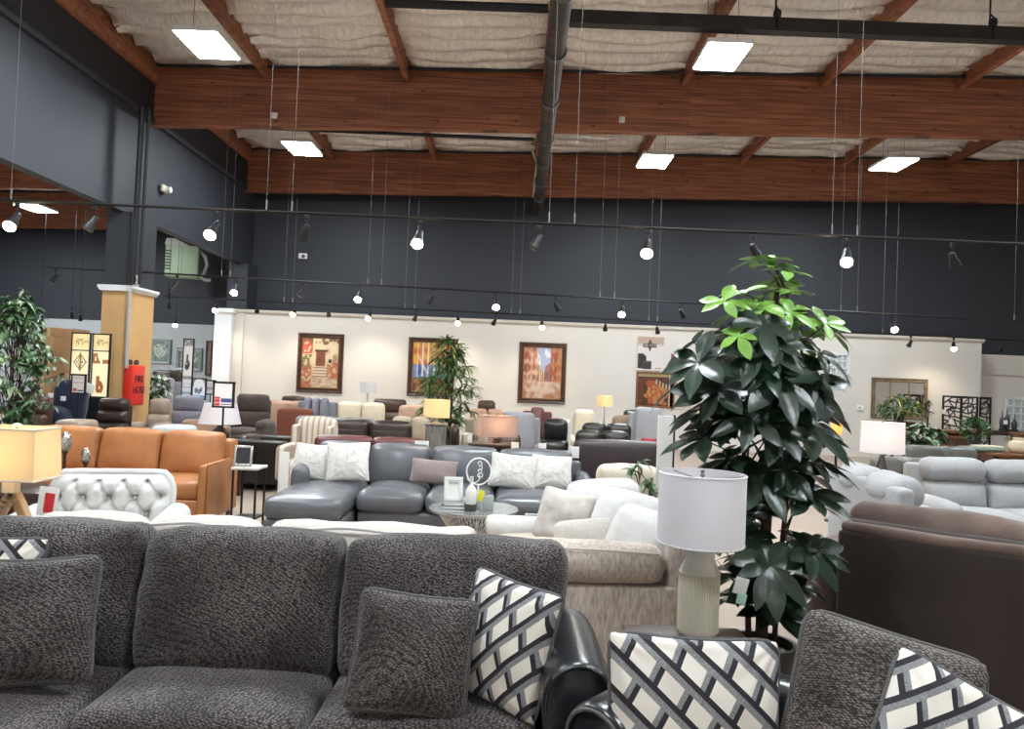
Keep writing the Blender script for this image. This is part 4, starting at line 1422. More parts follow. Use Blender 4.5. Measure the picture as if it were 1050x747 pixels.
W4(G().rb(((gx0 + gx1) / 2, 7.66, .40), (gx1 - gx0 - .05, .10, .70), .04, 3).build('back_frame', L_GR, t))
for x in (gx0 + .07, gx1 - .03):
    W4(G().rb((x, 7.36, .36), (.16, .68, .58), .07, 5, (0, 0, .02), .008).build('arm', L_GR, t))
for x in (gx0 + .1, -1.35, gx1 - .1):
    for y in (6.85, 7.6):
        W4(G().lathe([(.02, 0), (.03, .05)], (x, y, 0), 8).build('foot', M_BLACKM, t))
F_SCR = fabric('scripted_cotton', (.76, .74, .71), .0, 20, c2=(.60, .56, .50))
def scribble(x, z):
    k = abs(noise.noise(Vector((x * 9, z * 34, 1.0))))
    k2 = noise.noise(Vector((x * 3, z * 3, 5.0)))
    c = (.66, .64, .61)
    if k < .045 and k2 > -.25: c = (.52, .47, .42)
    return c
M_SCR = mat('scripted_cotton_print', (.7, .7, .7), .9, vertex=True, bump=.2, bs=200)
for (px, py, Y, w, h, rz, rl, lab, sd) in ((320, 474, 7.27, .40, .37, -4, 3, 'white scribble-print pillow at the far left corner of the grey sectional', 21),
                                           (357, 473, 7.16, .43, .40, 6, -2, 'white scribble-print pillow second from the left, on the grey chaise', 22),
                                           (526, 486, 7.22, .48, .35, -5, 4, 'white scribble-print pillow left of its twin at the right of the grey sectional', 23),
                                           (566, 485, 7.27, .42, .35, 10, 3, 'white scribble-print pillow against the right arm of the grey sectional', 24)):
    q = at(px, py, Y)
    pillow('throw_pillow', lab, (q.x, Y, max(q.z, .505 + h * .47)), w, h, .15, R(rz), R(20), R(rl), M_SCR, None, 'scribble-print pillows on the grey sectional', pattern=scribble, seed=sd, pinch=.09)
q = at(445, 484, 7.24)
pillow('throw_pillow', 'small mauve lumbar pillow in the middle of the grey sectional', (q.x, 7.24, .50 + .13), .47, .25, .13, 0, R(20), R(3), fabric('mauve_tweed', (.25, .195, .19), .25, 120), None, seed=25)

# glass table with a fan of steel rods
q = at(486, 520, 5.95)
zt = q.z
t = thing('coffee_table', 'round glass coffee table on a flared base of steel rods, before the grey sectional', 'table', (q.x, 5.95, 0))
M_GLS = mat('table_glass', (.85, .9, .9), .03, trans=.85, spec=.5)
G().lathe([(.001, zt - .014), (.355, zt - .014), (.36, zt - .007), (.355, zt), (.001, zt)], (0, 0, 0), 48, cap=False).build('table_top', M_GLS, t)
M_NIK = mat('brushed_nickel', (.62, .58, .53), .3, .95)
for i in range(56):
    a = i * 2 * PI / 56
    b_ = a + .55
    pts = []
    for k in range(9):
        v = k / 8
        r_ = .31 - .19 * math.sin(v * PI * .62) ** 1.0 + .05 * max(0, v - .7)
        an = a + (b_ - a) * v
        pts.append((r_ * math.cos(an), r_ * math.sin(an), (zt - .02) * (1 - v) + .012))
    G().tube(pts, .0045, 5).build('rod', M_NIK, t)
for r_, z in ((.315, zt - .022), (.16, .2), (.145, .012), (.155, zt * .55)):
    G().tube([(r_ * math.cos(i * PI / 20), r_ * math.sin(i * PI / 20), z) for i in range(40)], .007, 6, True).build('ring', M_NIK, t)
G().tube([(.34 * math.cos(i * PI / 24), .34 * math.sin(i * PI / 24), zt - .018) for i in range(48)], .010, 6, True).build('rim', M_NIK, t)
tx, ty = q.x, 5.95
# on the glass table
for k, (lab, c_, dz, w_) in enumerate((('bottom dark book of the pair on the glass table', (.05, .05, .055), 0, .19), ('top grey book of the pair on the glass table', (.22, .21, .2), .026, .17))):
    b_ = thing('book', lab, 'book', (tx - .16, ty - .06, zt + .001 + dz), R(4 + 3 * k), 'books on the glass table')
    G().rb((0, 0, .012), (w_, .14, .024), .003, 1).build('cover', mat('book_cover_%s' % ('dark' if k == 0 else 'grey'), c_, .5), b_)
    G().box((0, -.003, .012), (w_ - .01, .138, .017)).build('pages', M_WHITEPL, b_, False)
t = thing('photo_frame', 'white picture frame standing on the books on the glass table', 'picture frame', (tx - .165, ty - .05, zt + .053), R(8))
M = Matrix.Rotation(R(-12), 4, 'X')
g = G()
for c, d in (((0, 0, .015), (.15, .018, .03)), ((0, 0, .175), (.15, .018, .03)), ((-.06, 0, .095), (.03, .018, .18)), ((.06, 0, .095), (.03, .018, .18))):
    g.rb(c, d, .003, 1, M=M)
g.build('frame', M_WHITEPL, t)
G().box((0, .004, .095), (.10, .004, .14), M).build('photo', mat('pale_print', (.72, .74, .72), .4), t, False)
G().box((.0, .001, .14), (.075, .003, .014), M).build('printed_line', mat('grey_print', (.38, .46, .44), .5), t, False)
t = thing('bottle', 'white bottle vase with a dark band and a yellow tag, on the glass table', 'vase', (tx - .02, ty - .15, zt + .001))
G().lathe([(.04, .05), (.044, .06), (.044, .15), (.03, .18), (.014, .20), (.014, .26), (.018, .265), (.010, .265)], (0, 0, 0), 20).build('body', M_WHITEPL, t)
G().lathe([(.04, 0), (.045, .004), (.045, .05), (.04, .052)], (0, 0, 0), 20).build('dark_band', mat('charcoal_glaze', (.06, .05, .05), .4), t)
G().rb((.045, -.04, .14), (.045, .006, .085), .003, 1, M=Matrix.Rotation(.25, 4, 'Y')).build('yellow_tag', mat('yellow_card', (.75, .70, .03), .6), t)
for (dx, dy, s_, h_, lab) in ((.025, -.08, .07, .075, 'short clear glass block left of the tall block'), (.112, -.07, .085, .11, 'tall clear glass block on the glass table')):
    b_ = thing('glass_block', lab, 'ornament', (tx + dx, ty + dy, zt + .001), R(6), 'glass blocks on the coffee table')
    G().rb((0, 0, h_ / 2), (s_, s_, h_), .006, 2).build('block', mat('greenish_glass', (.62, .68, .66), .08, trans=.6), b_)
    G().box((0, 0, h_ * .5), (s_ * .8, s_ * .8, .003)).build('inner_layer', mat('inner_layer', (.35, .40, .38), .3), b_, False)
# ring sign with looping script
q = at(491, 483, 6.55)
t = thing('ring_sign', 'white ring sign with looping script on a thin stem, before the grey sectional', 'sign', (q.x, 6.55, 0))
M_WT = mat('white_enamel', (.85, .85, .84), .3)
rad = .108
G().tube([(rad * math.cos(i * PI / 24), 0, q.z + rad * 1.08 * math.sin(i * PI / 24)) for i in range(48)], .0065, 8, True).build('ring', M_WT, t)
G().tube([(0, 0, .01), (0, 0, q.z - rad * 1.07)], .007, 8).build('stem', M_WT, t)
G().lathe([(.11, 0), (.11, .012), (.01, .02)], (0, 0, 0), 24).build('base', M_WT, t)
# the script climbs: a large C, then o, s and h joined
scr = []
def arc(cx_, cz_, rx, rz_, a0, a1, n=14):
    for i in range(n + 1):
        a = R(a0 + (a1 - a0) * i / n)
        scr.append((cx_ + rx * math.cos(a), -.001, cz_ + rz_ * math.sin(a)))
arc(-.045, -.055, .055, .045, 150, 380, 18)
arc(.012, -.035, .022, .022, -60, 250, 14)
arc(.008, .003, .016, .016, -100, 200, 10)
arc(.014, .036, .013, .017, -120, 170, 10)
arc(.008, .070, .016, .018, -90, 220, 10)
G().tube([(x, y, z + q.z) for x, y, z in scr], .0040, 6).build('script', M_WT, t)
# small acrylic card holder at the sectional's foot
q = at(543, 540, 5.6)
t = thing('card_holder', 'clear acrylic card holder with a white price card, before the oatmeal loveseat', 'card holder', (q.x + .02, 5.55, 0))
zc = at(543, 535, 5.55).z
G().lathe([(.09, 0), (.09, .01), (.01, .018)], (0, 0, 0), 18).build('base', M_BLACKM, t)
G().tube([(0, 0, .01), (0, 0, zc - .06)], .006, 6).build('stem', M_BLACKM, t)
G().rb((0, 0, zc), (.115, .006, .13), .003, 1).build('card', M_WHITEPL, t)
G().rb((0, -.012, zc - .02), (.13, .004, .16), .002, 1).build('sleeve', M_GLS, t)
# ------------------------------------------------------------------ middle and far rows: px0, px1 = its sides in the photograph, py = its top, Y = distance
def span(px0, px1, py, Y):
    a, b_ = at(px0, py, Y), at(px1, py, Y)
    return (a.x + b_.x) / 2, b_.x - a.x, (a.z + b_.z) / 2


def row_sofa(px0, px1, py, Y, label, m, face=0, D=.86, **k):
    cx_, w, z = span(px0, px1, py, Y)
    return sofa('sofa', label, cx_, Y + D / 2 - .06, R(face), w, D, z, m, rear=(face == 180), group=k.pop('group', None), **k)


def row_rec(px0, px1, py, Y, label, m, face=0, extra=.30, **k):
    cx_, w, z = span(px0, px1, py, Y)
    D = k.pop('D', .88)
    return recliner('recliner', label, cx_, Y + (.12 - D / 2 if face == 0 else D / 2 - .05), R(face), w + extra, z, m, D=D, **k)


L_BUR = leather('burgundy_leather', (.105, .030, .030), .33)
L_DBR = leather('dark_brown_leather', (.032, .020, .016), .3)
L_CHO = leather('chocolate_leather', (.075, .040, .028), .3)
L_PUR = leather('aubergine_leather', (.030, .019, .023), .4)
L_CRM = leather('cream_leather', (.62, .55, .42), .4, .08)
L_TAN = leather('tan_leather', (.36, .22, .15), .4)
L_PEA = leather('peach_leather', (.46, .29, .20), .45)
L_OLV = leather('olive_grey_leather', (.12, .12, .11), .33)
F_BLG = fabric('blue_grey_fabric', (.19, .19, .23), .15)
F_GRY = fabric('mid_grey_fabric', (.30, .29, .31), .12, 80)
F_LGR = fabric('light_grey_fabric', (.36, .36, .37), .12, 70)
F_TAN = fabric('tan_suede', (.30, .20, .135), .15)
F_BEI = fabric('beige_fabric', (.45, .37, .28), .12)
F_BRN = fabric('brown_suede', (.060, .042, .034), .25, 6)
F_RST = fabric('rust_suede', (.16, .045, .022), .2)
F_STR = mat('striped_cotton', (.62, .55, .47), .9, c2=(.36, .29, .23), kind='wave', vs=4.2, stretch=(1, .01, .05), sharp=(.55, .80), bump=.2, bs=150)

# grey-striped wing chair
cx_, w, z = span(293, 334, 431, 9.0)
t = thing('wing_chair', 'cream and brown striped upholstered chair behind the left arm of the grey sectional', 'armchair', (cx_, 9.22, 0), R(-6))
G().rb((0, .26, .36 + (z - .36) / 2), (w + .04, .15, z - .36), .07, 7, (0, .02, .03)).build('backrest', F_STR, t)
G().rb((0, -.05, .40), (w - .1, .6, .16), .05, 5, (0, .01, .03)).build('seat_cushion', F_STR, t)
G().rb((0, 0, .24), (w, .66, .2), .03, 3).build('base', F_STR, t)
for s_ in (-1, 1):
    G().rb((s_ * w / 2, 0, .44), (.12, .66, .42), .05, 4, (0, 0, .02)).build('arm', F_STR, t)
    G().rb((s_ * (w / 2 - .01), .16, .72), (.09, .22, .34), .04, 4).build('wing', F_STR, t)
    for sy in (-.28, .28):
        G().lathe([(.016, 0), (.026, .15)], (s_ * .2, sy, 0), 8).build('leg', M_DWOOD, t)

row_sofa(322, 438, 447, 8.1, 'burgundy leather sofa backing onto the grey sectional', L_BUR, 180, n=2, arm='pad', puff=.04)
G_ = row_sofa(335, 423, 430, 9.75, 'dark brown leather reclining sofa, its panelled back turned, behind the burgundy sofa', L_DBR, 180, n=2, arm='pad', puff=.04)
w_ = span(335, 423, 430, 9.75)[1]
for s_ in (-1, 1):
    G().rb((s_ * w_ / 4, .44, .62), (w_ / 2 - .12, .03, .42), .012, 3, (0, .02, 0)).build('back_panel', L_DBR, G_)
row_sofa(402, 441, 427, 10.7, 'beige box-backed loveseat left of the yellow lamp', F_BEI, 180, n=2, puff=.05, D=.8)
cx_, w, z = span(441, 453, 434, 9.95)
t = thing('pedestal_cabinet', 'grey weathered wood pedestal under the yellow drum lamp', 'cabinet', (cx_, 10.0, 0))
G().rb((0, 0, z / 2), (.26, .26, z - .02), .01, 2).build('body', mat('weathered_grey_wood', (.15, .14, .13), .7, var=.5, vs=8, stretch=(6, 6, .6)), t)
G().rb((0, 0, z - .012), (.29, .29, .024), .006, 1).build('cabinet_top', mat('weathered_grey_wood', (1, 1, 1)), t)
G().rb((0, -.132, z * .5), (.2, .012, z * .7), .004, 1).build('door', mat('weathered_grey_wood', (1, 1, 1)), t)
zl = z
zs0, zs1 = at(447, 428, 9.95).z, at(447, 409.5, 9.95).z
lamp('table_lamp', 'lit yellow drum-shade lamp in front of the bamboo plant', cx_, 10.0, zl, .178, zs1 - zs0, zs0, M_SHY, [(.06, 0), (.06, .012), (.02, .02), (.018, max(.03, zs0 - zl - .01))], M_NIK, glow=7)
row_sofa(303, 386, 427, 11.3, 'grey striped low sofa behind the dark brown reclining sofa', fabric('grey_stripe', (.22, .20, .20), .4, 20), 180, n=2, puff=.06, D=.8)
row_sofa(284, 322, 418, 12.5, 'rust loveseat with pale trimmed top, behind the striped chair', F_RST, 180, n=1, back_m=F_IV, D=.8, arm='pad')
row_sofa(295, 338, 409.5, 14.8, 'blue-grey fabric sofa below the doorway painting', F_BLG, 0, n=3, puff=.06)
row_sofa(347, 395, 412, 14.2, 'cream leather sofa right of the blue-grey one', L_CRM, 180, n=2, puff=.06, arm='pad')
row_sofa(270, 350, 411, 15.75, 'peach leather sofa near the cream wall behind the blue-grey sofa', L_PEA, 180, n=3, puff=.05)
row_rec(290, 314, 407, 17.5, 'black recliner against the cream wall, left of the doorway painting', L_DBR, 0, k=2)
row_rec(384, 417, 410, 16.6, 'dark brown recliner right of the white floor lamp', L_CHO, 0, k=2)
row_sofa(409, 440, 415, 13.8, 'peach leather loveseat behind the yellow lamp', L_PEA, 180, n=1, puff=.05, D=.8, arm='pad')
row_rec(489, 509, 411.5, 16.8, 'small dark brown recliner right of the bamboo plant', L_CHO, 0, k=2, extra=.25)
row_sofa(482, 517, 419, 14.6, 'tan loveseat in front of the small dark brown recliner', L_TAN, 180, n=2, puff=.05, D=.8)
row_sofa(474, 500, 427, 12.3, 'beige pillow-back chair right of the bamboo plant', F_BEI, 0, n=1, puff=.07, D=.8, cat='armchair')
row_rec(455, 479, 438, 9.5, 'dark brown glossy tub recliner behind the middle of the grey sectional', L_DBR, 0, k=2, extra=.1)
# taupe-shade lamp and its console
cx_, w, z = span(478, 519, 454, 8.25)
table('console_table', 'black console table carrying the lit taupe-shade lamp', cx_ + .04, 8.32, 0, w + .02, .36, z, M_DWOOD, leg=.035)
q = at(508, 436, 8.4)
zs0, zs1 = at(508, 447, 8.4).z, at(508, 425.5, 8.4).z
lamp('table_lamp', 'lit taupe box-shade lamp on the black console behind the grey sectional', q.x + .02, 8.36, z, .2, zs1 - zs0, zs0, M_SHP, [(.05, 0), (.05, .015), (.03, .02), (.03, max(.04, zs0 - z - .02))], M_DWOOD, taper=.97, square=(.42, .24), glow=5, rz=R(16))
for px, py, lab, c_ in ((482, 444, 'small white tissue box on the black console', (.75, .72, .68)), (478, 449, 'small beige card box on the black console', (.5, .42, .33))):
    q = at(px, py, 8.25)
    t = thing('gift_box', lab, 'box', (q.x, 8.22, z + .001))
    G().rb((0, 0, .045), (.055, .055, .09), .006, 1).build('box', mat('gift_' + lab[6:11], c_, .7), t)
    G().rb((0, 0, .092), (.06, .06, .012), .003, 1).build('lid', M_WHITEPL, t)
# chocolate chair with bent wooden arms
cx_, w, z = span(508, 546, 449, 8.85)
t = recliner('swivel_chair', 'chocolate leather lounge chair with bent honey-wood arms', cx_, 9.1, R(20), .60, z, L_CHO, 2, 'armchair', D=.72)
M_HON = mat('honey_wood', (.45, .20, .07), .35, var=.2, vs=8)
for s_ in (-1, 1):
    G().tube([(s_ * .36, -.34, .05), (s_ * .37, -.30, .4), (s_ * .37, -.12, .68), (s_ * .37, .08, .70), (s_ * .37, .24, .5), (s_ * .36, .34, .05)], .03, 8).build('arm_bow', M_HON, t)
cx_, w, z = span(512, 553, 425.5, 10.4)
t = sofa('armchair', 'mid grey fabric wing chair behind the taupe-shade lamp', cx_, 10.8, 0, w + .12, .8, z, F_GRY, n=1, puff=.04, cat='armchair', arm='pad', arm_w=.10)
row_rec(550, 589, 431, 10.5, 'black leather recliner right of the grey wing chair', L_BK, 0, k=2, extra=.1)
row_sofa(597, 648, 433.5, 10.1, 'black leather loveseat right of the black recliner', L_BK, 180, n=2, puff=.06, arm='pad')
row_sofa(590, 646, 441, 8.95, 'low black leather bench sofa in front of the black loveseat', L_BK, 180, n=2, puff=.05, D=.72, arm='pad')
row_sofa(628, 654, 425.5, 11.6, 'tan suede armchair beside the black loveseat', F_TAN, 180, n=1, puff=.04, cat='armchair', D=.8)
row_sofa(536, 569, 419.5, 13.6, 'dark maroon loveseat under the street painting', L_BUR, 0, n=1, puff=.04, arm='pad')
row_rec(583, 614, 421.5, 14.0, 'cream recliner with a grey frame, left of the lit floor lamp', L_CRM, 0, k=1, extra=.1)
row_sofa(563, 586, 429, 12.4, 'white low-backed chair between the maroon loveseat and the cream recliner', F_WHT, 180, n=1, cat='armchair', D=.75)
row_rec(639, 655, 421.5, 15.5, 'black recliner under the stacked posters', L_BK, 0, k=2, extra=.3)
cx_, w, z = span(658, 688, 420, 10.6)
t = sofa('armchair', 'light grey tall-backed armchair with a red cushion, below the stacked posters', cx_, 11.0, 0, w + .15, .8, z, F_LGR, n=1, puff=.015, lean=3, cat='armchair', arm_w=.09)
pillow('throw_pillow', 'small red cushion on the light grey tall-backed armchair', (cx_ - .02, 10.78, .66), .30, .28, .12, 0, R(14), 0, fabric('red_weave', (.30, .03, .04), .2), None, seed=31, N=12)
row_sofa(588, 690, 451, 8.0, 'aubergine leather sofa with its tall plain back turned, right of the grey sectional', L_PUR, 180, n=1, puff=.05, arm='box', arm_h=.66)
# cream club chair from behind
cx_, w, z = span(612, 677, 476, 5.95)
sofa('armchair', 'cream leather club chair, its rounded back turned, before the aubergine sofa', cx_, 6.30, PI, w, .80, z, L_CRM, n=1, puff=.05, rear=True, arm='pad', arm_w=.07, arm_h=.62, cat='armchair')
# tags on backs
for px, py, Y, lab in ((433, 457, 8.0, 'white price card on the burgundy sofa'), (528, 458, 8.6, 'white price tag by the chocolate chair'), (556, 459, 8.7, 'white price tag by the black recliner'), (589, 463, 7.85, 'white price tag by the aubergine sofa')):
    q = at(px, py, Y)
    t = thing('price_card', lab, 'card', (q.x, Y - .05, 0), R(random.uniform(-10, 10)), 'white price cards')
    w = .15 if px == 433 else .09
    G().rb((0, 0, q.z), (w, .006, .12), .002, 1).build('card', M_WHITEPL, t)
    G().tube([(0, .005, .0), (0, .005, q.z)], .005, 5).build('stem', M_BLACKM, t)
    G().lathe([(.05, 0), (.05, .01), (.006, .015)], (0, .005, 0), 12).build('foot', M_BLACKM, t)

# floor-standing lamps by the cream wall
for px, y0, y1, Y, gl, lab in ((377, 403, 391.5, 15.6, 0, 'unlit white drum floor lamp by the cream wall'), (620, 416.5, 405.5, 16.4, 16, 'lit white drum floor lamp right of the street painting')):
    q = at(px, y0, Y)
    z1 = at(px, y1, Y).z
    t = lamp('floor_lamp', lab, q.x, Y, 0, .175, z1 - q.z, q.z, M_SHY if gl else M_SHW, [(.14, 0), (.14, .02), (.014, .03), (.012, q.z - .02)], M_NIK, glow=gl, taper=.95)
    t['category'] = 'floor lamp'
# bamboo plant
q = at(460, 400, 11.75)
bush('bamboo_plant', 'bushy artificial bamboo plant in front of the birch painting', q.x, 11.75, 0, .45, .80, 1.40, 150, .26, .15, M_BAM, M_BAM2, .14, 4, (.16, .32), per=7, droop=.7, seed=5)

# ------------------------------------------------------------------ framed paintings on the cream wall
def mixc(a, b_, k):
    k = max(0, min(1, k)); return tuple(x + (y - x) * k for x, y in zip(a, b_))
def nz2(u, v, s, o=0): return noise.noise(Vector((u * s, v * s, o * 7.7)))


def p_door(u, v):
    c = mixc((.62, .44, .28), (.80, .68, .52), v + .4 * nz2(u, v, 4))
    c = mixc(c, (.45, .32, .20), .5 + 1.2 * nz2(u, v, 9, 1) if nz2(u, v, 5, 2) > .15 else 0)
    if .38 < u < .64 and .44 < v < .74: c = mixc((.22, .08, .045), (.34, .15, .09), .5 + nz2(u * 3, v, 8))
    if .34 < u < .68 and .72 < v < .77: c = (.13, .06, .04)
    if .33 < u < .70 and .22 < v < .44: c = (.74, .66, .55) if int((v - .22) / .028) % 2 else (.42, .28, .2)
    if v < .2: c = mixc((.70, .58, .46), (.50, .36, .26), .5 + nz2(u, v * 2, 9))
    n_ = nz2(u, v, 13, 3)
    if (u < .30 and v > .68 and n_ > -.25): c = mixc((.55, .06, .05), (.70, .22, .14), n_ + .5)
    if (u < .28 and v < .45 and n_ > -.1) or (u > .68 and .2 < v < .52 and n_ > -.1): c = mixc((.42, .10, .07), (.55, .30, .18), n_ + .4)
    if u < .28 and .42 < v < .66 and n_ > 0: c = (.26, .25, .12)
    if .72 < u < .82 and .5 < v < .58: c = (.08, .06, .05)
    if v > .86 and n_ > .05: c = (.30, .17, .09)
    return c


def p_birch(u, v):
    n_ = nz2(u, v, 8)
    if v > .55: c = mixc((.62, .22, .02), (.80, .48, .08), .5 + n_ * 1.3)
    elif v > .28: c = mixc((.07, .14, .38), (.35, .42, .55), .4 + n_ + (v - .4))
    else: c = mixc((.45, .18, .04), (.16, .09, .05), .5 + n_ * 1.4)
    for x, s_ in ((.14, .0), (.28, 0), (.42, .0), (.58, 0), (.72, .02), (.86, 0)):
        if abs(u - x - s_ * v) < .014 and v > .3: c = (.78, .74, .68)
    if abs((u - .05) - (.85 - v) * .75) < .016 and .38 < v < .75: c = (.80, .76, .7)
    return c


def p_street(u, v):
    n_ = nz2(u, v, 9)
    c = (.40, .47, .62) if nz2(u, v, 5, 1) < .1 else (.66, .68, .74)
    lf = .34 + .10 * (1 - v) - (.12 if v < .35 else 0)
    if u < .36 - .0 * v: c = mixc((.66, .48, .36), (.36, .12, .07), .35 + n_ + (.5 if u < .16 and v > .5 else 0))
    elif u < .48 and v < .72 - (u - .36) * 1.2: c = mixc((.62, .46, .33), (.40, .22, .15), .4 + n_)
    if u > .70: c = mixc((.40, .13, .07), (.58, .33, .2), .4 + n_ + (.4 if u > .92 else 0))
    elif u > .56 and v < .62 + (u - .56) * .6: c = mixc((.45, .24, .2), (.30, .16, .16), .5 + n_)
    if (abs((u * 9) % 1 - .5) < .12 and .3 < v < .85 and (abs((v * 6) % 1 - .5) < .3) and not .42 < u < .68): c = mixc(c, (.12, .06, .05), .7)
    if .44 < u < .58 and .32 < v < .52: c = (.74, .62, .46) if int(u * 40) % 2 else (.34, .2, .13)
    if v < .33: c = mixc((.66, .54, .46), (.48, .24, .12), .35 + n_ + (.3 if v < .14 else 0) - .5 * (1 - abs(u - .5) * 3))
    return c


def p_still(u, v):
    n_ = nz2(u, v, 7)
    c = mixc((.13, .05, .02), (.24, .09, .03), .5 + n_)
    d = math.hypot((u - .55) * 1.1, v - .4)
    if d < .36 + .12 * n_: c = mixc((.62, .36, .14), (.48, .14, .05), .5 + 1.5 * nz2(u, v, 12, 2))
    if .5 < u < .95 and abs(v - (1.05 - u * .55)) < .07: c = (.70, .60, .45) if int(u * 22) % 2 else (.16, .07, .03)
    if math.hypot(u - .33, v - .7) < .1: c = (.50, .13, .07)
    if v > .9: c = (.45, .38, .2)
    return c


M_ART = mat('painted_canvas', (.5, .4, .3), .6, vertex=True)
M_FRM = mat('mahogany_frame', (.050, .018, .010), .3, var=.4, vs=12, coat=.3)
M_FRG = mat('gilt_fillet', (.28, .17, .07), .35, .5)


def framed(name, label, px0, px1, py0, py1, Y, fn, fw=.12, cat='painting', m=None, fil=True, n=(56, 70), group=None, dz=.05):
    a, b_ = at(px0, (py0 + py1) / 2, Y), at(px1, (py0 + py1) / 2, Y)
    zt, zb = at((px0 + px1) / 2, py0, Y).z, at((px0 + px1) / 2, py1, Y).z
    w, h = b_.x - a.x, zt - zb
    t = thing(name, label, cat, ((a.x + b_.x) / 2, Y, (zt + zb) / 2), 0, group)
    g = G()
    pr = [(0, 0), (fw * .2, -dz), (fw * .55, -dz * .7), (fw * .8, -dz * .9), (fw, -dz * .25), (fw, 0)]
    cs = [(-1, -1), (1, -1), (1, 1), (-1, 1)]
    vs, fs = [], []
    for sx, sz in cs:
        for (i_, y) in pr:
            vs.append((sx * (w / 2 - i_), y, sz * (h / 2 - i_)))
    k = len(pr)
    for c in range(4):
        d = (c + 1) % 4
        for j in range(k):
            l = (j + 1) % k
            fs.append((c * k + j, d * k + j, d * k + l, c * k + l))
    g.add(vs, fs)
    g.build('frame', m or M_FRM, t, False)
    iw, ih = w - 2 * fw, h - 2 * fw
    g = G().grid(lambda u, v: ((u - .5) * (iw + .02), -.012, (v - .5) * (ih + .02)), n[0], n[1], None, lambda u, v: tuple(x ** 1.35 * .86 for x in fn(u, v)))
    g.build('canvas', M_ART, t, False, True)
    if fil:
        p = [Vector((sx * iw / 2, -.016, sz * ih / 2)) for sx, sz in cs]
        g = G()
        for i in range(4): g.tube([p[i], p[(i + 1) % 4]], .012, 5)
        g.build('fillet', M_FRG, t)
    return t


YW = 18.50
framed('painting', 'painting of a garden doorway with steps and red blossom, leftmost of the three big frames', 304.5, 352, 341.5, 402.5, YW, p_door)
framed('painting', 'painting of orange birches over blue water, half hidden by the bamboo plant', 418, 466, 346, 406.5, YW, p_birch)
framed('painting', 'painting of a village street, on the cream wall left of the lit floor lamp', 531.5, 580.5, 351, 413.5, YW, p_street)
framed('wall_poster', 'dark golden still-life panel hung below the recliner poster', 652, 692, 381.5, 418, YW, p_still, fw=.05, cat='poster', fil=False, dz=.03, m=mat('brown_edge', (.2, .08, .03), .5))


def p_posterA(u, v):
    c = (.70, .62, .56) if v < .78 else (.60, .47, .38)
    if v < .76: c = (.80, .76, .73)
    # a recliner in the lower left
    if .03 < u < .35 and .05 < v < .50 - .25 * max(0, u - .22) * 3: c = (.075, .06, .06)
    if .2 < u < .55 and .03 < v < .28: c = (.09, .075, .075)
    if .24 < u < .48 and .22 < v < .27: c = (.17, .14, .14)
    # ornament: a pointed star with a name bar across it
    du, dv = abs(u - .47), abs(v - .74)
    if du / .09 + dv / .20 < 1 and du / .06 + dv / .15 > .55: c = (.10, .08, .09)
    if du < .27 and dv < .055 and (int(u * 34) % 2 or dv > .035): c = (.12, .09, .10)
    if du < .5 and dv < .006: c = (.35, .27, .25)
    if du / .18 + dv / .12 < 1 and du / .14 + dv / .09 > 1: c = (.16, .12, .12)
    if .68 < u < .9 and .045 < v < .075 and int(u * 50) % 3: c = (.2, .17, .17)
    return c


def p_posterB(u, v):
    c = (.74, .66, .56)
    if v > .60:
        c = mixc((.24, .08, .05), (.36, .18, .12), .5 + nz2(u, v, 6)) if u < .42 else (.78, .73, .68)
    for (v0, v1, u0, u1, k) in ((.56, .60, .1, .75, 22), (.43, .46, .08, .92, 10), (.325, .36, .06, .95, 40), (.27, .295, .5, .85, 30), (.19, .22, .25, .6, 30), (.10, .115, .2, .7, 40)):
        if v0 < v < v1 and u0 < u < u1 and int(u * k) % 2: c = (.18, .10, .07)
    return c


framed('wall_poster', 'cream poster with a dark recliner and a star ornament, on the cream wall', 653, 681, 344.5, 380, YW, p_posterA, fw=.02, cat='poster', fil=False, dz=.02, m=mat('pale_edge', (.7, .62, .55), .5))
framed('wall_poster', 'tall cream text poster partly behind the umbrella plant leaves', 686, 722, 362, 419, YW, p_posterB, fw=.03, cat='poster', fil=False, dz=.02, m=mat('pale_edge', (1, 1, 1)))
# mirror
t = framed('wall_mirror', 'large rustic-framed mirror on the cream wall at the right', 893, 951, 387.5, 429.5, YW, lambda u, v: (.6, .6, .6), fw=.11, cat='mirror', fil=False, m=mat('rustic_frame', (.16, .11, .065), .6, var=.5, vs=9))
cv = [o for o in t.children if o.name.startswith('canvas')][0]
cv.name = 'mirror_glass'
cv.data.materials[0] = mat('mirror_silver', (.82, .80, .76), .04, 1.0)
g = G()
a, b_ = at(893, 408, YW), at(951, 408, YW)
w = b_.x - a.x
for i in (-1, 1): g.box((i * w / 6, -.018, 0), (.03, .02, .80))
g.build('mirror_bar', mat('rustic_frame', (1, 1, 1)), t, False)
q = at(882, 418, YW)
t = thing('thermostat', 'small white thermostat on the cream wall left of the mirror', 'thermostat', (q.x, YW - .012, q.z))
G().rb((0, 0, 0), (.16, .03, .12), .01, 2).build('housing', M_WHITEPL, t)
G().rb((-.02, -.017, .01), (.07, .006, .05), .002, 1).build('display', mat('grey_lcd', (.35, .38, .36), .3), t)

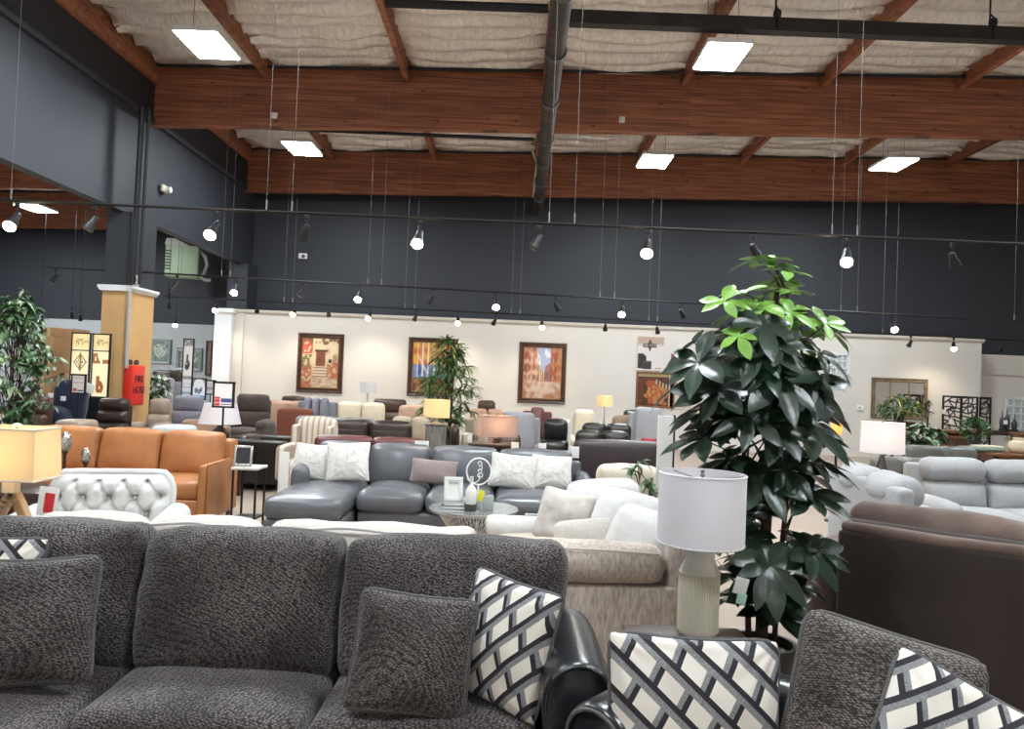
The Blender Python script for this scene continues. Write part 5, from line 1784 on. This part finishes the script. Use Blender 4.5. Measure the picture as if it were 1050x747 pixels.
# ------------------------------------------------------------------ right-hand side
# brown suede sofa from behind
ca, cb = at(868, 540, 3.92), at(1075, 566, 3.38)
dirx = Vector((cb.x - ca.x, 3.38 - 3.92, 0)); 
ang = math.atan2(dirx.y, dirx.x)
Ls = 1.75
ux = Vector((math.cos(ang), math.sin(ang), 0)); uy = Vector((-math.sin(ang), math.cos(ang), 0))
cen = Vector((ca.x, 3.92, 0)) + ux * (Ls / 2 - .03) + uy * .46
F_SUE = mat('dark_suede_back', (.030, .019, .016), .9, var=.3, vs=3, bump=.1, bs=200, sheen=.15)
F_SUB = mat('brown_suede', (1, 1, 1))
F_SUT = fabric('mocha_suede', (.13, .088, .072), .28, 5)
t = sofa('sofa', 'dark brown suede sofa with its back turned, filling the right edge', cen.x, cen.y, ang + PI, Ls, .92, .945, F_SUT, n=2, puff=.06, base=F_SUE, seat_h=.46, lean=3, nz=.018, arms=(0, 0))
G().rb((0, .45, .45), (Ls + .02, .05, .76), .02, 4).build('back_panel', F_SUE, t)
G().rb((0, .42, .845), (Ls + .0, .10, .06), .025, 8, nz=.008).build('back_roll', F_SUT, t)
for s_ in (-1, 1):
    G().rb((s_ * (Ls / 2 + .11), -.04, .32), (.22, .78, .50), .06, 5, nz=.006).rb((s_ * (Ls / 2 + .11), -.06, .60), (.26, .80, .20), .09, 6, (0, .02, .02), .012).build('arm', F_SUT, t)
# light grey recliner wing and its facing half
def grey_recliner(name, label, x, y, rz, n, sw, top, D=.92, group=None):
    t = thing(name, label, 'sofa', (x, y, 0), rz, group)
    Wd = n * sw + .36
    G().rb((0, 0, .22), (Wd - .04, D - .08, .34), .03, 3).build('base', F_LGR, t)
    for i in range(n):
        cx = -n * sw / 2 + sw * (i + .5)
        G().rb((cx, -.1, .44), (sw - .01, D - .24, .17), .06, 5, (0, .02, .03), .008).build('seat_cushion', F_LGR, t)
        M = Matrix.Translation((cx, D / 2 - .17, 0)) @ Matrix.Rotation(R(-6), 4, 'X')
        hb = top - .46
        lo_ = G().rb((0, -.02, .46 + hb * .28), (sw - .012, .20, hb * .58), .07, 6, (0, .05, .0), .012, 4, M).build('back_cushion', F_LGR, t)
        G().rb((0, -.035, .46 + hb * .79), (sw - .012, .22, hb * .44), .10, 6, (0, .05, .01), .010, 4, M).build('headrest', F_LGR, t)
    G().rb((0, D / 2 - .04, .08 + (top - .14) / 2), (Wd - .16, .12, top - .14), .04, 4).build('back_frame', F_LGR, t)
    for s_ in (-1, 1):
        g = G().rb((s_ * (Wd / 2 - .09), -.02, .28), (.16, D - .1, .46), .05, 4)
        g.rb((s_ * (Wd / 2 - .09), -.06, .55), (.20, D - .22, .16), .075, 5, (0, .02, .02))
        g.build('arm', F_LGR, t)
    for sx in (-1, 1):
        for sy in (-1, 1):
            G().lathe([(.02, 0), (.03, .06)], (sx * (Wd / 2 - .1), sy * (D / 2 - .1), 0), 8).build('foot', M_BLACKM, t)
    return t


cx_, w, z = span(941, 1074, 471, 7.2)
grey_recliner('sofa', 'light grey fabric reclining sofa facing us behind the brown suede sofa', cx_ + .02, 6.86, 0, 2, w / 2, z)
a, b_ = at(868, 476, 6.2), at(938, 488, 5.25)
grey_recliner('sofa', 'light grey fabric reclining sofa turned away, its row of backs running into the distance', 3.16, 5.62, R(86), 2, .56, .985)
# olive leather sofas behind
row_sofa(930, 1002, 457, 9.6, 'olive grey leather sofa behind the light grey reclining sofa', L_OLV, 180, n=2, puff=.05, arm='pad')
row_sofa(893, 960, 468.5, 8.2, 'low charcoal leather sofa left of the olive grey one', L_OLV, 180, n=2, puff=.05, arm='pad', D=.8)
# lamp on dark table
q = at(905, 448, 7.1)
zs0, zs1 = at(905, 464, 7.1).z, at(905, 432.5, 7.1).z
table('side_table', 'dark red wooden side table under the right-hand white drum lamp', q.x - .12, 7.12, 0, .46, .42, .62, M_DWOOD, leg=.05)
lamp('table_lamp', 'white drum-shade lamp on the dark red side table, right of the umbrella plant', q.x, 7.1, .62, .196, zs1 - zs0, zs0, M_SHW, [(.08, 0), (.08, .02), (.05, .03), (.07, .08), (.085, .14), (.06, .2), (.02, max(.22, zs0 - .64))], mat('dark_glazed', (.04, .035, .035), .2), taper=.97, glow=1.6)
t = thing('pillow_lamp', 'orange-lit small lantern glowing behind the umbrella plant', 'lantern', at(858, 436, 9.0))
t.location.z = 0
zq = at(858, 437, 9.0).z
G().lathe([(.11, 0), (.11, .02), (.015, .03), (.015, zq - .1)], (0, 0, 0), 12).build('stand', M_BLACKM, t)
G().lathe([(.05, zq - .1), (.07, zq - .04), (.06, zq + .04), (.03, zq + .08)], (0, 0, 0), 18).build('lantern_glass', mat('amber_glow', (.9, .4, .1), .4, emit=(1, .30, .06), es=.7), t)
t.name = 'lantern'

# carved console, screen, plants, ornaments
cx_, w, z = span(960, 1000, 441, 15.0)
t = table('console_table', 'carved dark red console table in front of the fretwork screen', cx_, 15.1, 0, w, .45, z, M_BRWOOD, leg=.07, shelf=.2)
G().rb((0, -.18, z - .22), (w - .16, .03, .34), .02, 2).build('carved_front', M_BRWOOD, t)
g = G()
for k in range(9):
    a = -1 + k / 4
    g.tube([(a * w * .38 + .03 * math.cos(i * PI / 6), -.20, z - .22 + .06 * math.sin(i * PI / 6)) for i in range(12)], .012, 5, True)
g.build('carving', M_DWOOD, t)
cx_, w, z2 = span(1000, 1036, 441, 16.6)
table('console_table', 'dark console table below the spired ornaments', cx_ + .25, 16.7, 0, w + .5, .42, z2, M_DWOOD, leg=.06, shelf=.25)
cx_, w, zz = span(1036, 1075, 444, 15.2)
table('console_table', 'honey brown table at the far right edge under the latticed window', cx_ + .1, 15.2, 0, w, .45, zz, M_BRWOOD, leg=.06)


def screen():
    """three-panel folding screen of irregular cells"""
    a, b_ = at(966, 427, 17.6), at(1016, 429, 17.6)
    zt, zb = at(990, 406, 17.6).z, .05
    W_ = b_.x - a.x
    t = thing('folding_screen', 'black three-panel fretwork screen standing against the cream wall', 'screen', ((a.x + b_.x) / 2, 17.6, 0))
    random.seed(4)
    ws = [.40, .36, .24]
    x = -W_ / 2
    for pi_, f in enumerate(ws):
        pw = W_ * f
        dy = (0, .05, 0)[pi_]
        g = G()
        for c, d in (((x + .02, dy, zt / 2), (.04, .03, zt)), ((x + pw - .02, dy, zt / 2), (.04, .03, zt)), ((x + pw / 2, dy, zt - .02), (pw, .03, .04)), ((x + pw / 2, dy, .07), (pw, .03, .06))):
            g.box(c, d)
        fr = g.build('screen_panel', M_BLACKM, t, False)
        # cells: edges of a jittered lattice
        nx, nz_ = max(2, round(pw / .14)), 13
        P_ = {}
        for i in range(nx + 1):
            for j in range(nz_ + 1):
                jx = 0 if i in (0, nx) else random.uniform(-.05, .05)
                jz = 0 if j in (0, nz_) else random.uniform(-.05, .05)
                P_[i, j] = Vector((x + .03 + (pw - .06) * i / nx + jx + (.05 if j % 2 and 0 < i < nx else 0), dy, .1 + (zt - .14) * j / nz_ + jz))
        g = G()
        for i in range(nx + 1):
            for j in range(nz_ + 1):
                if i < nx and random.random() < .95: g.tube([P_[i, j], P_[i + 1, j]], .016, 4)
                if j < nz_ and 0 < i < nx and random.random() < .92: g.tube([P_[i, j], P_[i, j + 1]], .016, 4)
                if i < nx and j < nz_ and random.random() < .25: g.tube([P_[i, j], P_[i + 1, j + 1]], .016, 4)
        g.build('fretwork', M_BLACKM, fr)
        x += pw
    for px, py in ((968, 422), (975, 432)):
        q = at(px, py, 17.5)
        G().rb((q.x - t.location.x, -.10, q.z), (.09, .01, .10), .002, 1).build('price_tag', M_WHITEPL, t)


screen()
q = at(922, 415, 15.6)
table('plant_stand', 'dark stand carrying the fern before the mirror', q.x, 15.6, 0, .5, .4, 1.02, M_DWOOD, leg=.05, cat='plant stand')
bush('potted_fern', 'bushy green fern in front of the big mirror', q.x, 15.6, 1.021, .42, .24, .26, 70, .30, .14, M_FIC, M_BAM2, .25, 0, (.12, .16), seed=8, per=5, el=(0, 1.2), droop=.9)
q = at(945, 450, 12.5)
table('plant_stand', 'dark stand carrying the trailing plant behind the olive sofa', q.x, 12.5, 0, .5, .4, .62, M_DWOOD, leg=.05, cat='plant stand')
bush('potted_plant', 'dark trailing potted plant behind the olive grey sofa', q.x, 12.5, .621, .42, .2, .26, 60, .20, .35, M_SCH, M_FIC2, .3, 0, (.13, .16), seed=9, per=5)
q = at(999, 440, 13.6)
table('plant_stand', 'dark stand carrying the bonsai-like plant before the carved console', q.x, 13.6, 0, .4, .36, .66, M_DWOOD, leg=.05, cat='plant stand')
bush('potted_plant', 'round green potted plant in a black pot, before the fretwork screen', q.x, 13.6, .661, .28, .2, .36, 60, .14, .4, M_FIC, M_BAM, .4, 2, (.12, .2), seed=10, per=5)
q = at(949, 425, 16.8)
bush('dried_vine', 'thin dry vine arrangement in a tall floor vase, right of the mirror', q.x, 16.8, 0, .16, .42, 1.15, 22, .13, .5, M_FIC, M_BARK, .4, 3, (.09, .62), seed=14, per=3)
M_DSIL = mat('dark_pewter', (.06, .06, .065), .4, .6, var=.3, vs=12)
for i, (px, h, lab) in enumerate(((1026.5, .43, 'medium spired pewter ornament on the dark console at the right'), (1033, .50, 'tallest spired pewter ornament on the dark console at the right'), (1039, .36, 'shortest spired pewter ornament on the dark console at the right'))):
    q = at(px, 440, 16.65)
    t = thing('spire_ornament', lab, 'ornament', (q.x, 16.62 + .05 * (i % 2), z2 + .001), 0, 'spired ornaments')
    G().lathe([(.07, 0), (.075, .03), (.05, .05), (.055, h * .2), (.06, h * .45), (.05, h * .6), (.02, h * .72), (.006, h * .85)], (0, 0, 0), 8).build('body', M_DSIL, t)
    G().lathe([(.012, h * .78), (.014, h * .82), (.002, h * 1.15)], (0, 0, 0), 8).build('spire', M_DSIL, t)
    if i == 0:
        G().rb((.02, -.085, h * .45), (.09, .006, .09), .002, 1).build('price_tag', M_WHITEPL, t)
cx_, w, zt_ = span(1003, 1075, 464.5, 10.0)
table('sofa_table', 'brown wooden sofa table with a cream vase, behind the light grey reclining sofa', cx_ + .1, 10.2, 0, w, .75, zt_, M_BRWOOD, leg=.06)
q = at(1047, 458, 10.0)
t = thing('vase', 'round cream ceramic vase on the brown sofa table', 'vase', (q.x, 10.05, zt_ + .001))
G().lathe([(.07, 0), (.11, .03), (.128, .09), (.115, .15), (.07, .175), (.065, .19), (.075, .20), (.06, .20)], (0, 0, 0), 28).build('body', mat('cream_ceramic', (.66, .58, .42), .25), t)
G().tube([(.07 * math.cos(i * PI / 12), .07 * math.sin(i * PI / 12), .2) for i in range(24)], .006, 6, True).build('rim', mat('cream_ceramic', (1, 1, 1)), t)
q = at(1018, 459, 10.2)
t = thing('table_runner', 'folded grey-green cloth lying on the brown sofa table', 'cloth', (q.x - .16, 10.2, zt_ + .012))
G().rb((0, 0, .02), (.42, .42, .04), .018, 4, (0, 0, .01), .006).build('cloth', fabric('sage_cloth', (.16, .21, .17), .2), t)
G().rb((.05, -.05, .055), (.34, .22, .028), .012, 4, (0, 0, .006), .005).build('top_fold', fabric('cream_cloth', (.6, .55, .42), .1), t)

# tall narrow sign by the aubergine sofa, with a small plant
q0, q1 = at(683, 426, 5.55), at(683, 500, 5.55)
t = thing('sign_stand', 'tall narrow white sign with a dark edge, left of the umbrella plant', 'sign', (q0.x, 5.55, 0), R(22))
G().rb((0, 0, (q0.z + q1.z) / 2), (.135, .016, q0.z - q1.z), .003, 1).build('sign_face', M_WHITEPL, t)
G().rb((.072, .004, (q0.z + q1.z) / 2), (.016, .03, q0.z - q1.z + .01), .003, 1).build('edge', M_BLACKM, t)
g = G()
for k in range(4): g.box((-.01, -.0095, q0.z - .40 - .05 * k), (.07 - .008 * k, .002, .008))
g.build('printed_lines', mat('blue_grey_print', (.25, .28, .36), .5), t, False)
G().tube([(0, .01, .01), (0, .01, q1.z + .02)], .010, 6).build('stem', M_BLACKM, t)
G().lathe([(.075, 0), (.075, .012), (.012, .02)], (0, .01, 0), 20).build('base', M_BLACKM, t)
q = at(656, 505, 5.6)
bush('stem_plant', 'sparse slender potted plant beside the tall narrow sign', q.x, 5.6, 0, .13, .28, .72, 26, .12, .3, M_FIC, M_FIC2, .2, 2, (.06, .35), seed=17, per=4)

# ------------------------------------------------------------------ left room and its edge
q = at(14, 400, 8.6)
bush('ficus_tree', 'tall artificial ficus tree at the left edge', q.x, 8.6, 0, .46, .92, 1.48, 230, .125, .42, M_FIC, M_FIC2, .28, 3, (.19, .36), seed=3, per=8, droop=.8)
row_rec(101, 137, 409.5, 11.7, 'dark brown bolster-backed recliner before the lit sign stand', L_DBR, 0, k=3, extra=.2)
row_rec(153, 178, 410, 12.9, 'taupe bolster-backed recliner right of the tan post', leather('taupe_leather', (.33, .25, .195), .4), 0, k=2, extra=.2)
row_rec(181, 208, 407, 13.95, 'slate grey recliner right of the taupe one', F_BLG, 0, k=2, extra=.32)
row_rec(20, 52, 406, 11.4, 'brown leather recliner beside the ficus tree', L_CHO, 0, k=2, extra=.3)
def ottoman(px0, px1, py, Y, label, m, D=.5):
    cx_, w, z = span(px0, px1, py, Y)
    t = thing('ottoman', label, 'ottoman', (cx_, Y + D / 2, 0))
    G().rb((0, 0, z - .09), (w, D, .18), .06, 5, (0, 0, .02), .008).build('cushion', m, t)
    G().rb((0, 0, (z - .18) / 2 + .04), (w - .04, D - .04, z - .26), .02, 2).build('base', m, t)
    for sx in (-1, 1):
        for sy in (-1, 1):
            G().lathe([(.016, 0), (.024, .1)], (sx * (w / 2 - .06), sy * (D / 2 - .06), 0), 8).build('leg', M_DWOOD, t)
ottoman(153, 187, 437.5, 9.3, 'pale blue-grey tall ottoman in front of the taupe recliner', fabric('pale_blue_fabric', (.50, .56, .62), .06))
ottoman(54, 82, 431.5, 10.0, 'taupe leather tall ottoman behind the caramel sofa', leather('taupe_leather', (1, 1, 1)))
row_sofa(186, 222, 430, 11.6, 'low tan sofa behind the pale blue-grey ottoman', L_TAN, 180, n=1, puff=.03, D=.7)
row_rec(238, 284, 405.5, 13.9, 'large dark brown plush recliner left of the striped chair', F_BRN, 0, k=2, extra=.05, arm_h=.66)
# white tapered lamp, its table and the sign before it
q = at(226, 424, 9.0)
zs0, zs1 = at(226, 434, 9.0).z, at(226, 413, 9.0).z
table('side_table', 'black side table under the white tapered lamp', q.x, 9.0, 0, .52, .40, .62, M_DWOOD, leg=.05)
lamp('table_lamp', 'white tapered-shade lamp with a dark urn base, behind the small framed sign', q.x, 9.0, .62, .245, zs1 - zs0, zs0, M_SHW, [(.09, 0), (.09, .02), (.05, .04), (.11, .10), (.12, .15), (.07, .20), (.02, max(.21, zs0 - .64))], mat('dark_glazed', (1, 1, 1)), taper=.76)


def p_sale(u, v):
    c = (.80, .80, .80)
    if .32 < v < .42 and .05 < u < .95: c = (.74, .74, .76)
    if .05 < u < .34 and .04 < v < .42: c = (.62, .03, .06) if not (.15 < v < .2 or .3 < v < .34) else (.8, .5, .5)
    if .38 < u < .95 and .18 < v < .36: c = (.05, .07, .28)
    if .38 < u < .95 and .08 < v < .14: c = (.1, .1, .25)
    if .25 < u < .75 and .82 < v < .85 and int(u * 30) % 2: c = (.55, .55, .55)
    if .2 < u < .7 and .6 < v < .7 and nz2(u, v, 16) > .25: c = (.6, .6, .62)
    return c


def sign_stand(label, px0, px1, py0, py1, Y, fn, n=(30, 40), rz=0, post=True, m=None, glow=False):
    cx_, w, zt = span(px0, px1, py0, Y)
    zb = at((px0 + px1) / 2, py1, Y).z
    t = thing('sign_stand', label, 'sign', (cx_, Y, 0), rz)
    h = zt - zb
    g = G().grid(lambda u, v: ((u - .5) * w, -.012, zb + v * h), n[0], n[1], None, fn)
    g.build('sign_face', m or M_ART, t, False, True)
    g = G()
    for c, d in (((0, 0, zb), (w + .03, .03, .022)), ((0, 0, zt), (w + .03, .03, .022)), ((-w / 2, 0, (zt + zb) / 2), (.022, .03, h + .02)), ((w / 2, 0, (zt + zb) / 2), (.022, .03, h + .02)), ((0, .006, (zt + zb) / 2), (w, .012, h))):
        g.box(c, d)
    g.build('frame', M_BLACKM, t, False)
    if post:
        G().tube([(0, .01, .01), (0, .01, zb)], .012, 8).build('post', M_BLACKM, t)
        G().lathe([(.13, 0), (.13, .012), (.014, .02)], (0, .01, 0), 20).build('base', M_BLACKM, t)
    return t, w, zt, zb


sign_stand('small black-framed sign with a red and blue panel, in front of the white tapered lamp', 220, 240, 392, 417, 8.3, p_sale, (40, 50))
def p_rec(u, v):
    c = (.76, .77, .78)
    if math.hypot((u - .45) * 1, (v - .28) * 1.8) < .26 and not (.3 < u < .45 and .3 < v < .38): c = (.06, .055, .06)
    if .32 < u < .52 and .33 < v < .58: c = (.07, .06, .065)
    if v > .8: c = mixc((.12, .12, .13), (.5, .48, .46), .5 + 1.4 * nz2(u * .5, v * 3, 6))
    return c
def p_strip(u, v):
    if v > .38: return p_rec(u, (v - .38) / .62)
    c = (.70, .74, .79)
    if .30 < v < .36: c = (.30, .28, .28)
    if .16 < v < .18 or .05 < v < .09: c = (.25, .40, .6)
    if .22 < v < .24 and int(u * 12) % 2: c = (.4, .4, .45)
    return c
sign_stand('tall narrow black-framed sign picturing a dark recliner, in the side room', 189, 199, 347.5, 407, 14.6, p_strip, (16, 70))
def p_blue(u, v):
    c = (.78, .84, .90)
    if v < .2: c = (.15, .36, .62)
    if math.hypot(u - .3, (v - .42)) < .13 or (.45 < u < .75 and abs(v - .42 - (u - .6) * .6) < .12): c = (.16, .2, .3)
    if v > .62 and math.hypot((u - .5) * 1.0, (v - .62) * 1.1) > .42: c = (.30, .25, .22)
    return c
sign_stand('arched pale blue and white sign right of the tall narrow sign', 198, 211.5, 388, 409, 14.35, p_blue, (26, 30))
def p_small(u, v):
    c = (.55, .50, .52)
    if .3 < v < .55: c = (.20, .10, .14) if int(u * 9) % 2 else (.5, .42, .45)
    if v > .8: c = (.7, .68, .7)
    return c
sign_stand('small mauve printed sign between the arched sign and the red-and-blue sign', 212, 221, 390, 404, 13.0, p_small, (18, 20))

# double lit sign
M_LIT = mat('backlit_print', (.8, .7, .5), .5, vertex=True)
bL = M_LIT.node_tree.nodes['Principled BSDF']
vc = [n_ for n_ in M_LIT.node_tree.nodes if n_.bl_idname == 'ShaderNodeVertexColor'][0]
M_LIT.node_tree.links.new(vc.outputs['Color'], bL.inputs['Emission Color'])
bL.inputs['Emission Strength'].default_value = .30
GOLD = (.86, .66, .33)
def p_litA(u, v):
    e = .75 + .35 * math.sin(PI * u) * .6
    c = tuple(x * e for x in GOLD)
    c = mixc(c, (.95, .88, .68), .5 * math.sin(PI * min(1, v * 1.2)))
    DK = (.22, .13, .04)
    if .722 < v < .745: c = (.02, .02, .02)
    # cross and wavy name above
    if v > .75:
        du, dv = u - .27, v - .87
        if (abs(du) < .014 and abs(dv) < .07) or (abs(dv) < .008 and abs(du) < .07): c = DK
        for k, x in enumerate((.38, .48, .58)):
            if abs(math.hypot((u - x) * 1.4, (v - .87)) - .042) < .013 and not (k == 1 and v < .86): c = DK
        if .64 < u < .9 and abs(v - .87 - .012 * math.sin(u * 26)) < .008: c = DK
    elif v < .72:
        du, dv = abs(u - .5), abs(v - .55)
        if abs(du / .34 + dv / .12 - 1) < .13 or (du < .03 and dv < .15) or abs(du / .14 + dv / .13 - .9) < .14: c = DK
        if du < .26 and dv < .022 and int(u * 24) % 2: c = DK
    return c
def p_litB(u, v):
    c = p_litA(u, v) if v > .722 else tuple(x * (.85 + .3 * math.sin(PI * u) * .5) for x in (.92, .80, .50))
    BR = (.24, .075, .02)
    if .53 < v < .70:
        if (u < .42 and nz2(u, v, 7) > -.25) or (u > .62 and v < .60) or (.15 < u < .5 and v < .58): c = mixc(BR, (.45, .2, .06), .5 + nz2(u, v, 14))
    if .07 < v < .34:
        a = math.hypot((u - .5) * 1.0, (v - .15) * 2.0)
        if (.28 < u < .5 and .16 < v < .33) or (a < .22 and a > .05) or (.55 < u < .75 and .13 < v < .2): c = mixc(BR, (.36, .13, .04), .5 + nz2(u, v, 15))
    return c
for (px0, px1, fn, lab) in ((75, 93, p_litA, 'lit golden sign panel with a star emblem, left half of the pair'), (96, 114, p_litB, 'lit golden sign panel picturing brown recliners, right half of the pair')):
    cx_, w, zt = span(px0, px1, 341.5 + (px0 - 75) * .05, 12.55)
    zb = at((px0 + px1) / 2, 407 if px0 == 75 else 408, 12.55).z
    t, w, zt, zb = sign_stand(lab, px0, px1, 341.5 + (px0 - 75) * .05, 407, 12.55, fn, (40, 110), post=False, m=M_LIT, rz=R(-4 if px0 > 80 else 4))
    G().rb((0, .03, zb / 2), (w + .04, .10, zb - .02), .01, 1).build('stand', M_BLACKM, t)
def p_notice(u, v):
    c = (.55, .50, .48)
    if .06 < u < .94 and .06 < v < .94: c = (.76, .72, .68)
    if .1 < u < .4 and .1 < v < .28: c = (.5, .06, .08)
    if .45 < u < .9 and .1 < v < .2: c = (.12, .1, .2)
    if .5 < v < .85 and int(v * 40) % 2 and .12 < u < .88: c = (.6, .56, .54)
    return c
sign_stand('small framed notice on a pole before the lit sign panels', 74.5, 88, 384, 403, 10.72, p_notice, (24, 24))

# fire hose cover on the tan post
t = thing('fire_hose_box', 'red fire hose cover hung on the tan post', 'fire hose cover', (-6.735, 13.05, 0))
M_RED = mat('red_vinyl', (.72, .030, .016), .45, bump=.15, bs=20)
G().rb((.085, 0, 1.20), (.165, .44, .70), .02, 3, (.012, .01, 0), .006).build('cover', M_RED, t)
fb = bpy.data.curves.new('fire_text', 'FONT')
for i, wd in enumerate(('FIRE', 'HOSE')):
    cu = bpy.data.curves.new('lettering', 'FONT')
    cu.body = wd; cu.size = .17; cu.align_x = 'CENTER'; cu.extrude = .002
    o = bpy.data.objects.new('lettering', cu); COL.objects.link(o)
    dg = bpy.context.evaluated_depsgraph_get()
    me = bpy.data.meshes.new_from_object(o.evaluated_get(dg))
    bpy.data.objects.remove(o)
    o = bpy.data.objects.new('lettering', me); COL.objects.link(o)
    me.materials.clear(); me.materials.append(mat('black_ink', (.02, .008, .008), .6))
    o.parent = t
    o.location = (.184, -.01, 1.26 - .19 * i)
    o.rotation_euler = (PI / 2, 0, PI / 2)
g = G()
for y in (-.14, .08):
    g.lathe([(.03, 0), (.04, .02), (.04, .07), (.02, .09)], (.07, y, 1.56), 12)
g.build('valve', M_STEEL, t)
G().tube([(.03, -.18, 1.55), (.03, -.18, 1.68), (-.0, -.20, 1.72)], .025, 8).build('pipe_elbow', M_STEEL, t)

# cartons and navy bag
M_CTN = mat('brown_cardboard', (.36, .215, .105), .85, var=.12, vs=3)
M_TAPE = mat('packing_tape', (.50, .36, .2), .3)
def carton(px0, px1, py0, z0, Y, label):
    cx_, w, zt = span(px0, px1, py0, Y)
    t = thing('carton', label, 'box', (cx_, Y + .3, z0), R(random.uniform(-1.5, 1.5)), 'cardboard cartons in the side room')
    h = zt - z0
    G().rb((0, 0, h / 2), (w, .55, h), .008, 1).build('carton_body', M_CTN, t)
    G().box((0, 0, h / 2), (.06, .556, h + .003)).build('tape', M_TAPE, t, False)
    g = G()
    g.box((-w * .25, -.279, h * .7), (w * .25, .002, .05)); g.build('printed_mark', mat('carton_ink', (.12, .07, .04), .8), t, False)
    return zt
z1 = carton(35, 55, 344, .004, 13.0, 'tall brown carton standing on the floor beside the ficus tree')
carton(43, 54, 335, z1 + .002, 13.02, 'open-topped carton on the tall brown carton')
z1 = carton(62, 75, 349, .004, 13.75, 'darker carton on the floor right of the tall brown carton')
carton(61, 67, 336.5, z1 + .002, 13.8, 'narrow carton on top, at the left of its pair')
carton(68, 74.5, 336.5, z1 + .002, 13.8, 'narrow carton on top, at the right of its pair')
cx_, w, z = span(24, 66, 368, 11.6)
t = thing('covered_recliner', 'navy display cover with white patches, slumped over a recliner under the cartons', 'cover', (cx_, 11.98, 0), R(2))
F_NVY = fabric('navy_cover', (.007, .011, .034), .3, 12)
M = Matrix.Rotation(R(-18), 4, 'Y')
G().rb((.05, .1, .80), (.50, .28, z - .75), .12, 7, (0, .04, .04), .03, 4, Matrix.Translation((.06, 0, .02)) @ Matrix.Rotation(R(4), 4, 'Y')).build('back_cover', F_NVY, t)
G().rb((-.05, -.05, .42), (.72, .66, .78), .12, 7, (0, .04, .05), .03, 4).build('seat_cover', F_NVY, t)
for x, y, zz, s_ in ((.18, -.16, 1.30, .10), (.0, -.12, 1.02, .05), (.22, -.16, .98, .05), (-.28, -.42, .62, .05), (.02, -.43, .70, .05), (.2, -.43, .55, .05), (.05, -.14, 1.45, .04)):
    G().rb((x, y - .05, zz), (s_ * 1.6, .012, s_ * 1.5), .004, 1, M=Matrix.Rotation(.35, 4, 'Y') if s_ > .06 else None).build('white_patch', M_WHITEPL, t)
# white flower plant and the dark sofas far in the side room
q = at(160, 400, 14.7)
bush('potted_plant', 'white-flowered leafy plant in a tall pot right of the tan post', q.x, 14.7, 0, .30, .26, 1.15, 50, .16, .45, M_FIC, mat('white_petal', (.66, .70, .58), .5), .4, 0, (.18, .90), seed=21, per=5)
row_rec(156, 190, 381, 16.5, 'very tall dark brown massage recliner in the side room below the framed picture', L_DBR, 0, k=3, extra=.2, arm_h=.9)
row_sofa(146, 176, 388, 15.0, 'grey high-backed chair left of the massage recliner', F_GRY, 0, n=1, puff=.05, D=.7, cat='armchair')
def p_pic(u, v):
    c = mixc((.24, .30, .27), (.46, .52, .46), .5 + nz2(u, v, 5))
    if math.hypot(u - .5, v - .55) < .36 and nz2(u, v, 11, 2) > -.15: c = (.70, .72, .62)
    return c
M_PEW = mat('pewter_frame', (.28, .31, .31), .4, .3)
YF = 23.9
framed('painting', 'grey framed picture of pale blossom on the side room wall, nearer the tan post', 152, 176, 347.5, 372.5, YF, p_pic, fw=.10, m=M_PEW, fil=False)
framed('painting', 'grey framed picture of pale blossom behind the tall narrow sign', 180.5, 208, 356.5, 380, YF, p_pic, fw=.12, m=M_PEW, fil=False)
framed('painting', 'tall bronze framed panel beside the white end post of the cream wall', 211, 217.5, 349, 385, YF, lambda u, v: mixc((.30, .23, .17), (.42, .36, .3), .5 + nz2(u, v, 4)), fw=.05, m=mat('bronze_frame', (.16, .11, .07), .4, .4), fil=False)

# ------------------------------------------------------------------ light and view
wd = bpy.data.worlds.new('daylight')
SC.world = wd
wd.use_nodes = True
wd.node_tree.nodes['Background'].inputs['Color'].default_value = (1.0, .97, .93, 1)
wd.node_tree.nodes['Background'].inputs['Strength'].default_value = .42
SC.view_settings.view_transform = 'Standard'
SC.view_settings.look = 'None'
SC.view_settings.gamma = 1
SC.view_settings.exposure = 0.8
SC.view_settings.use_curve_mapping = False
try:
    SC.cycles.use_denoising = True
    SC.cycles.max_bounces = 6
    SC.cycles.sample_clamp_indirect = 6
except Exception:
    pass
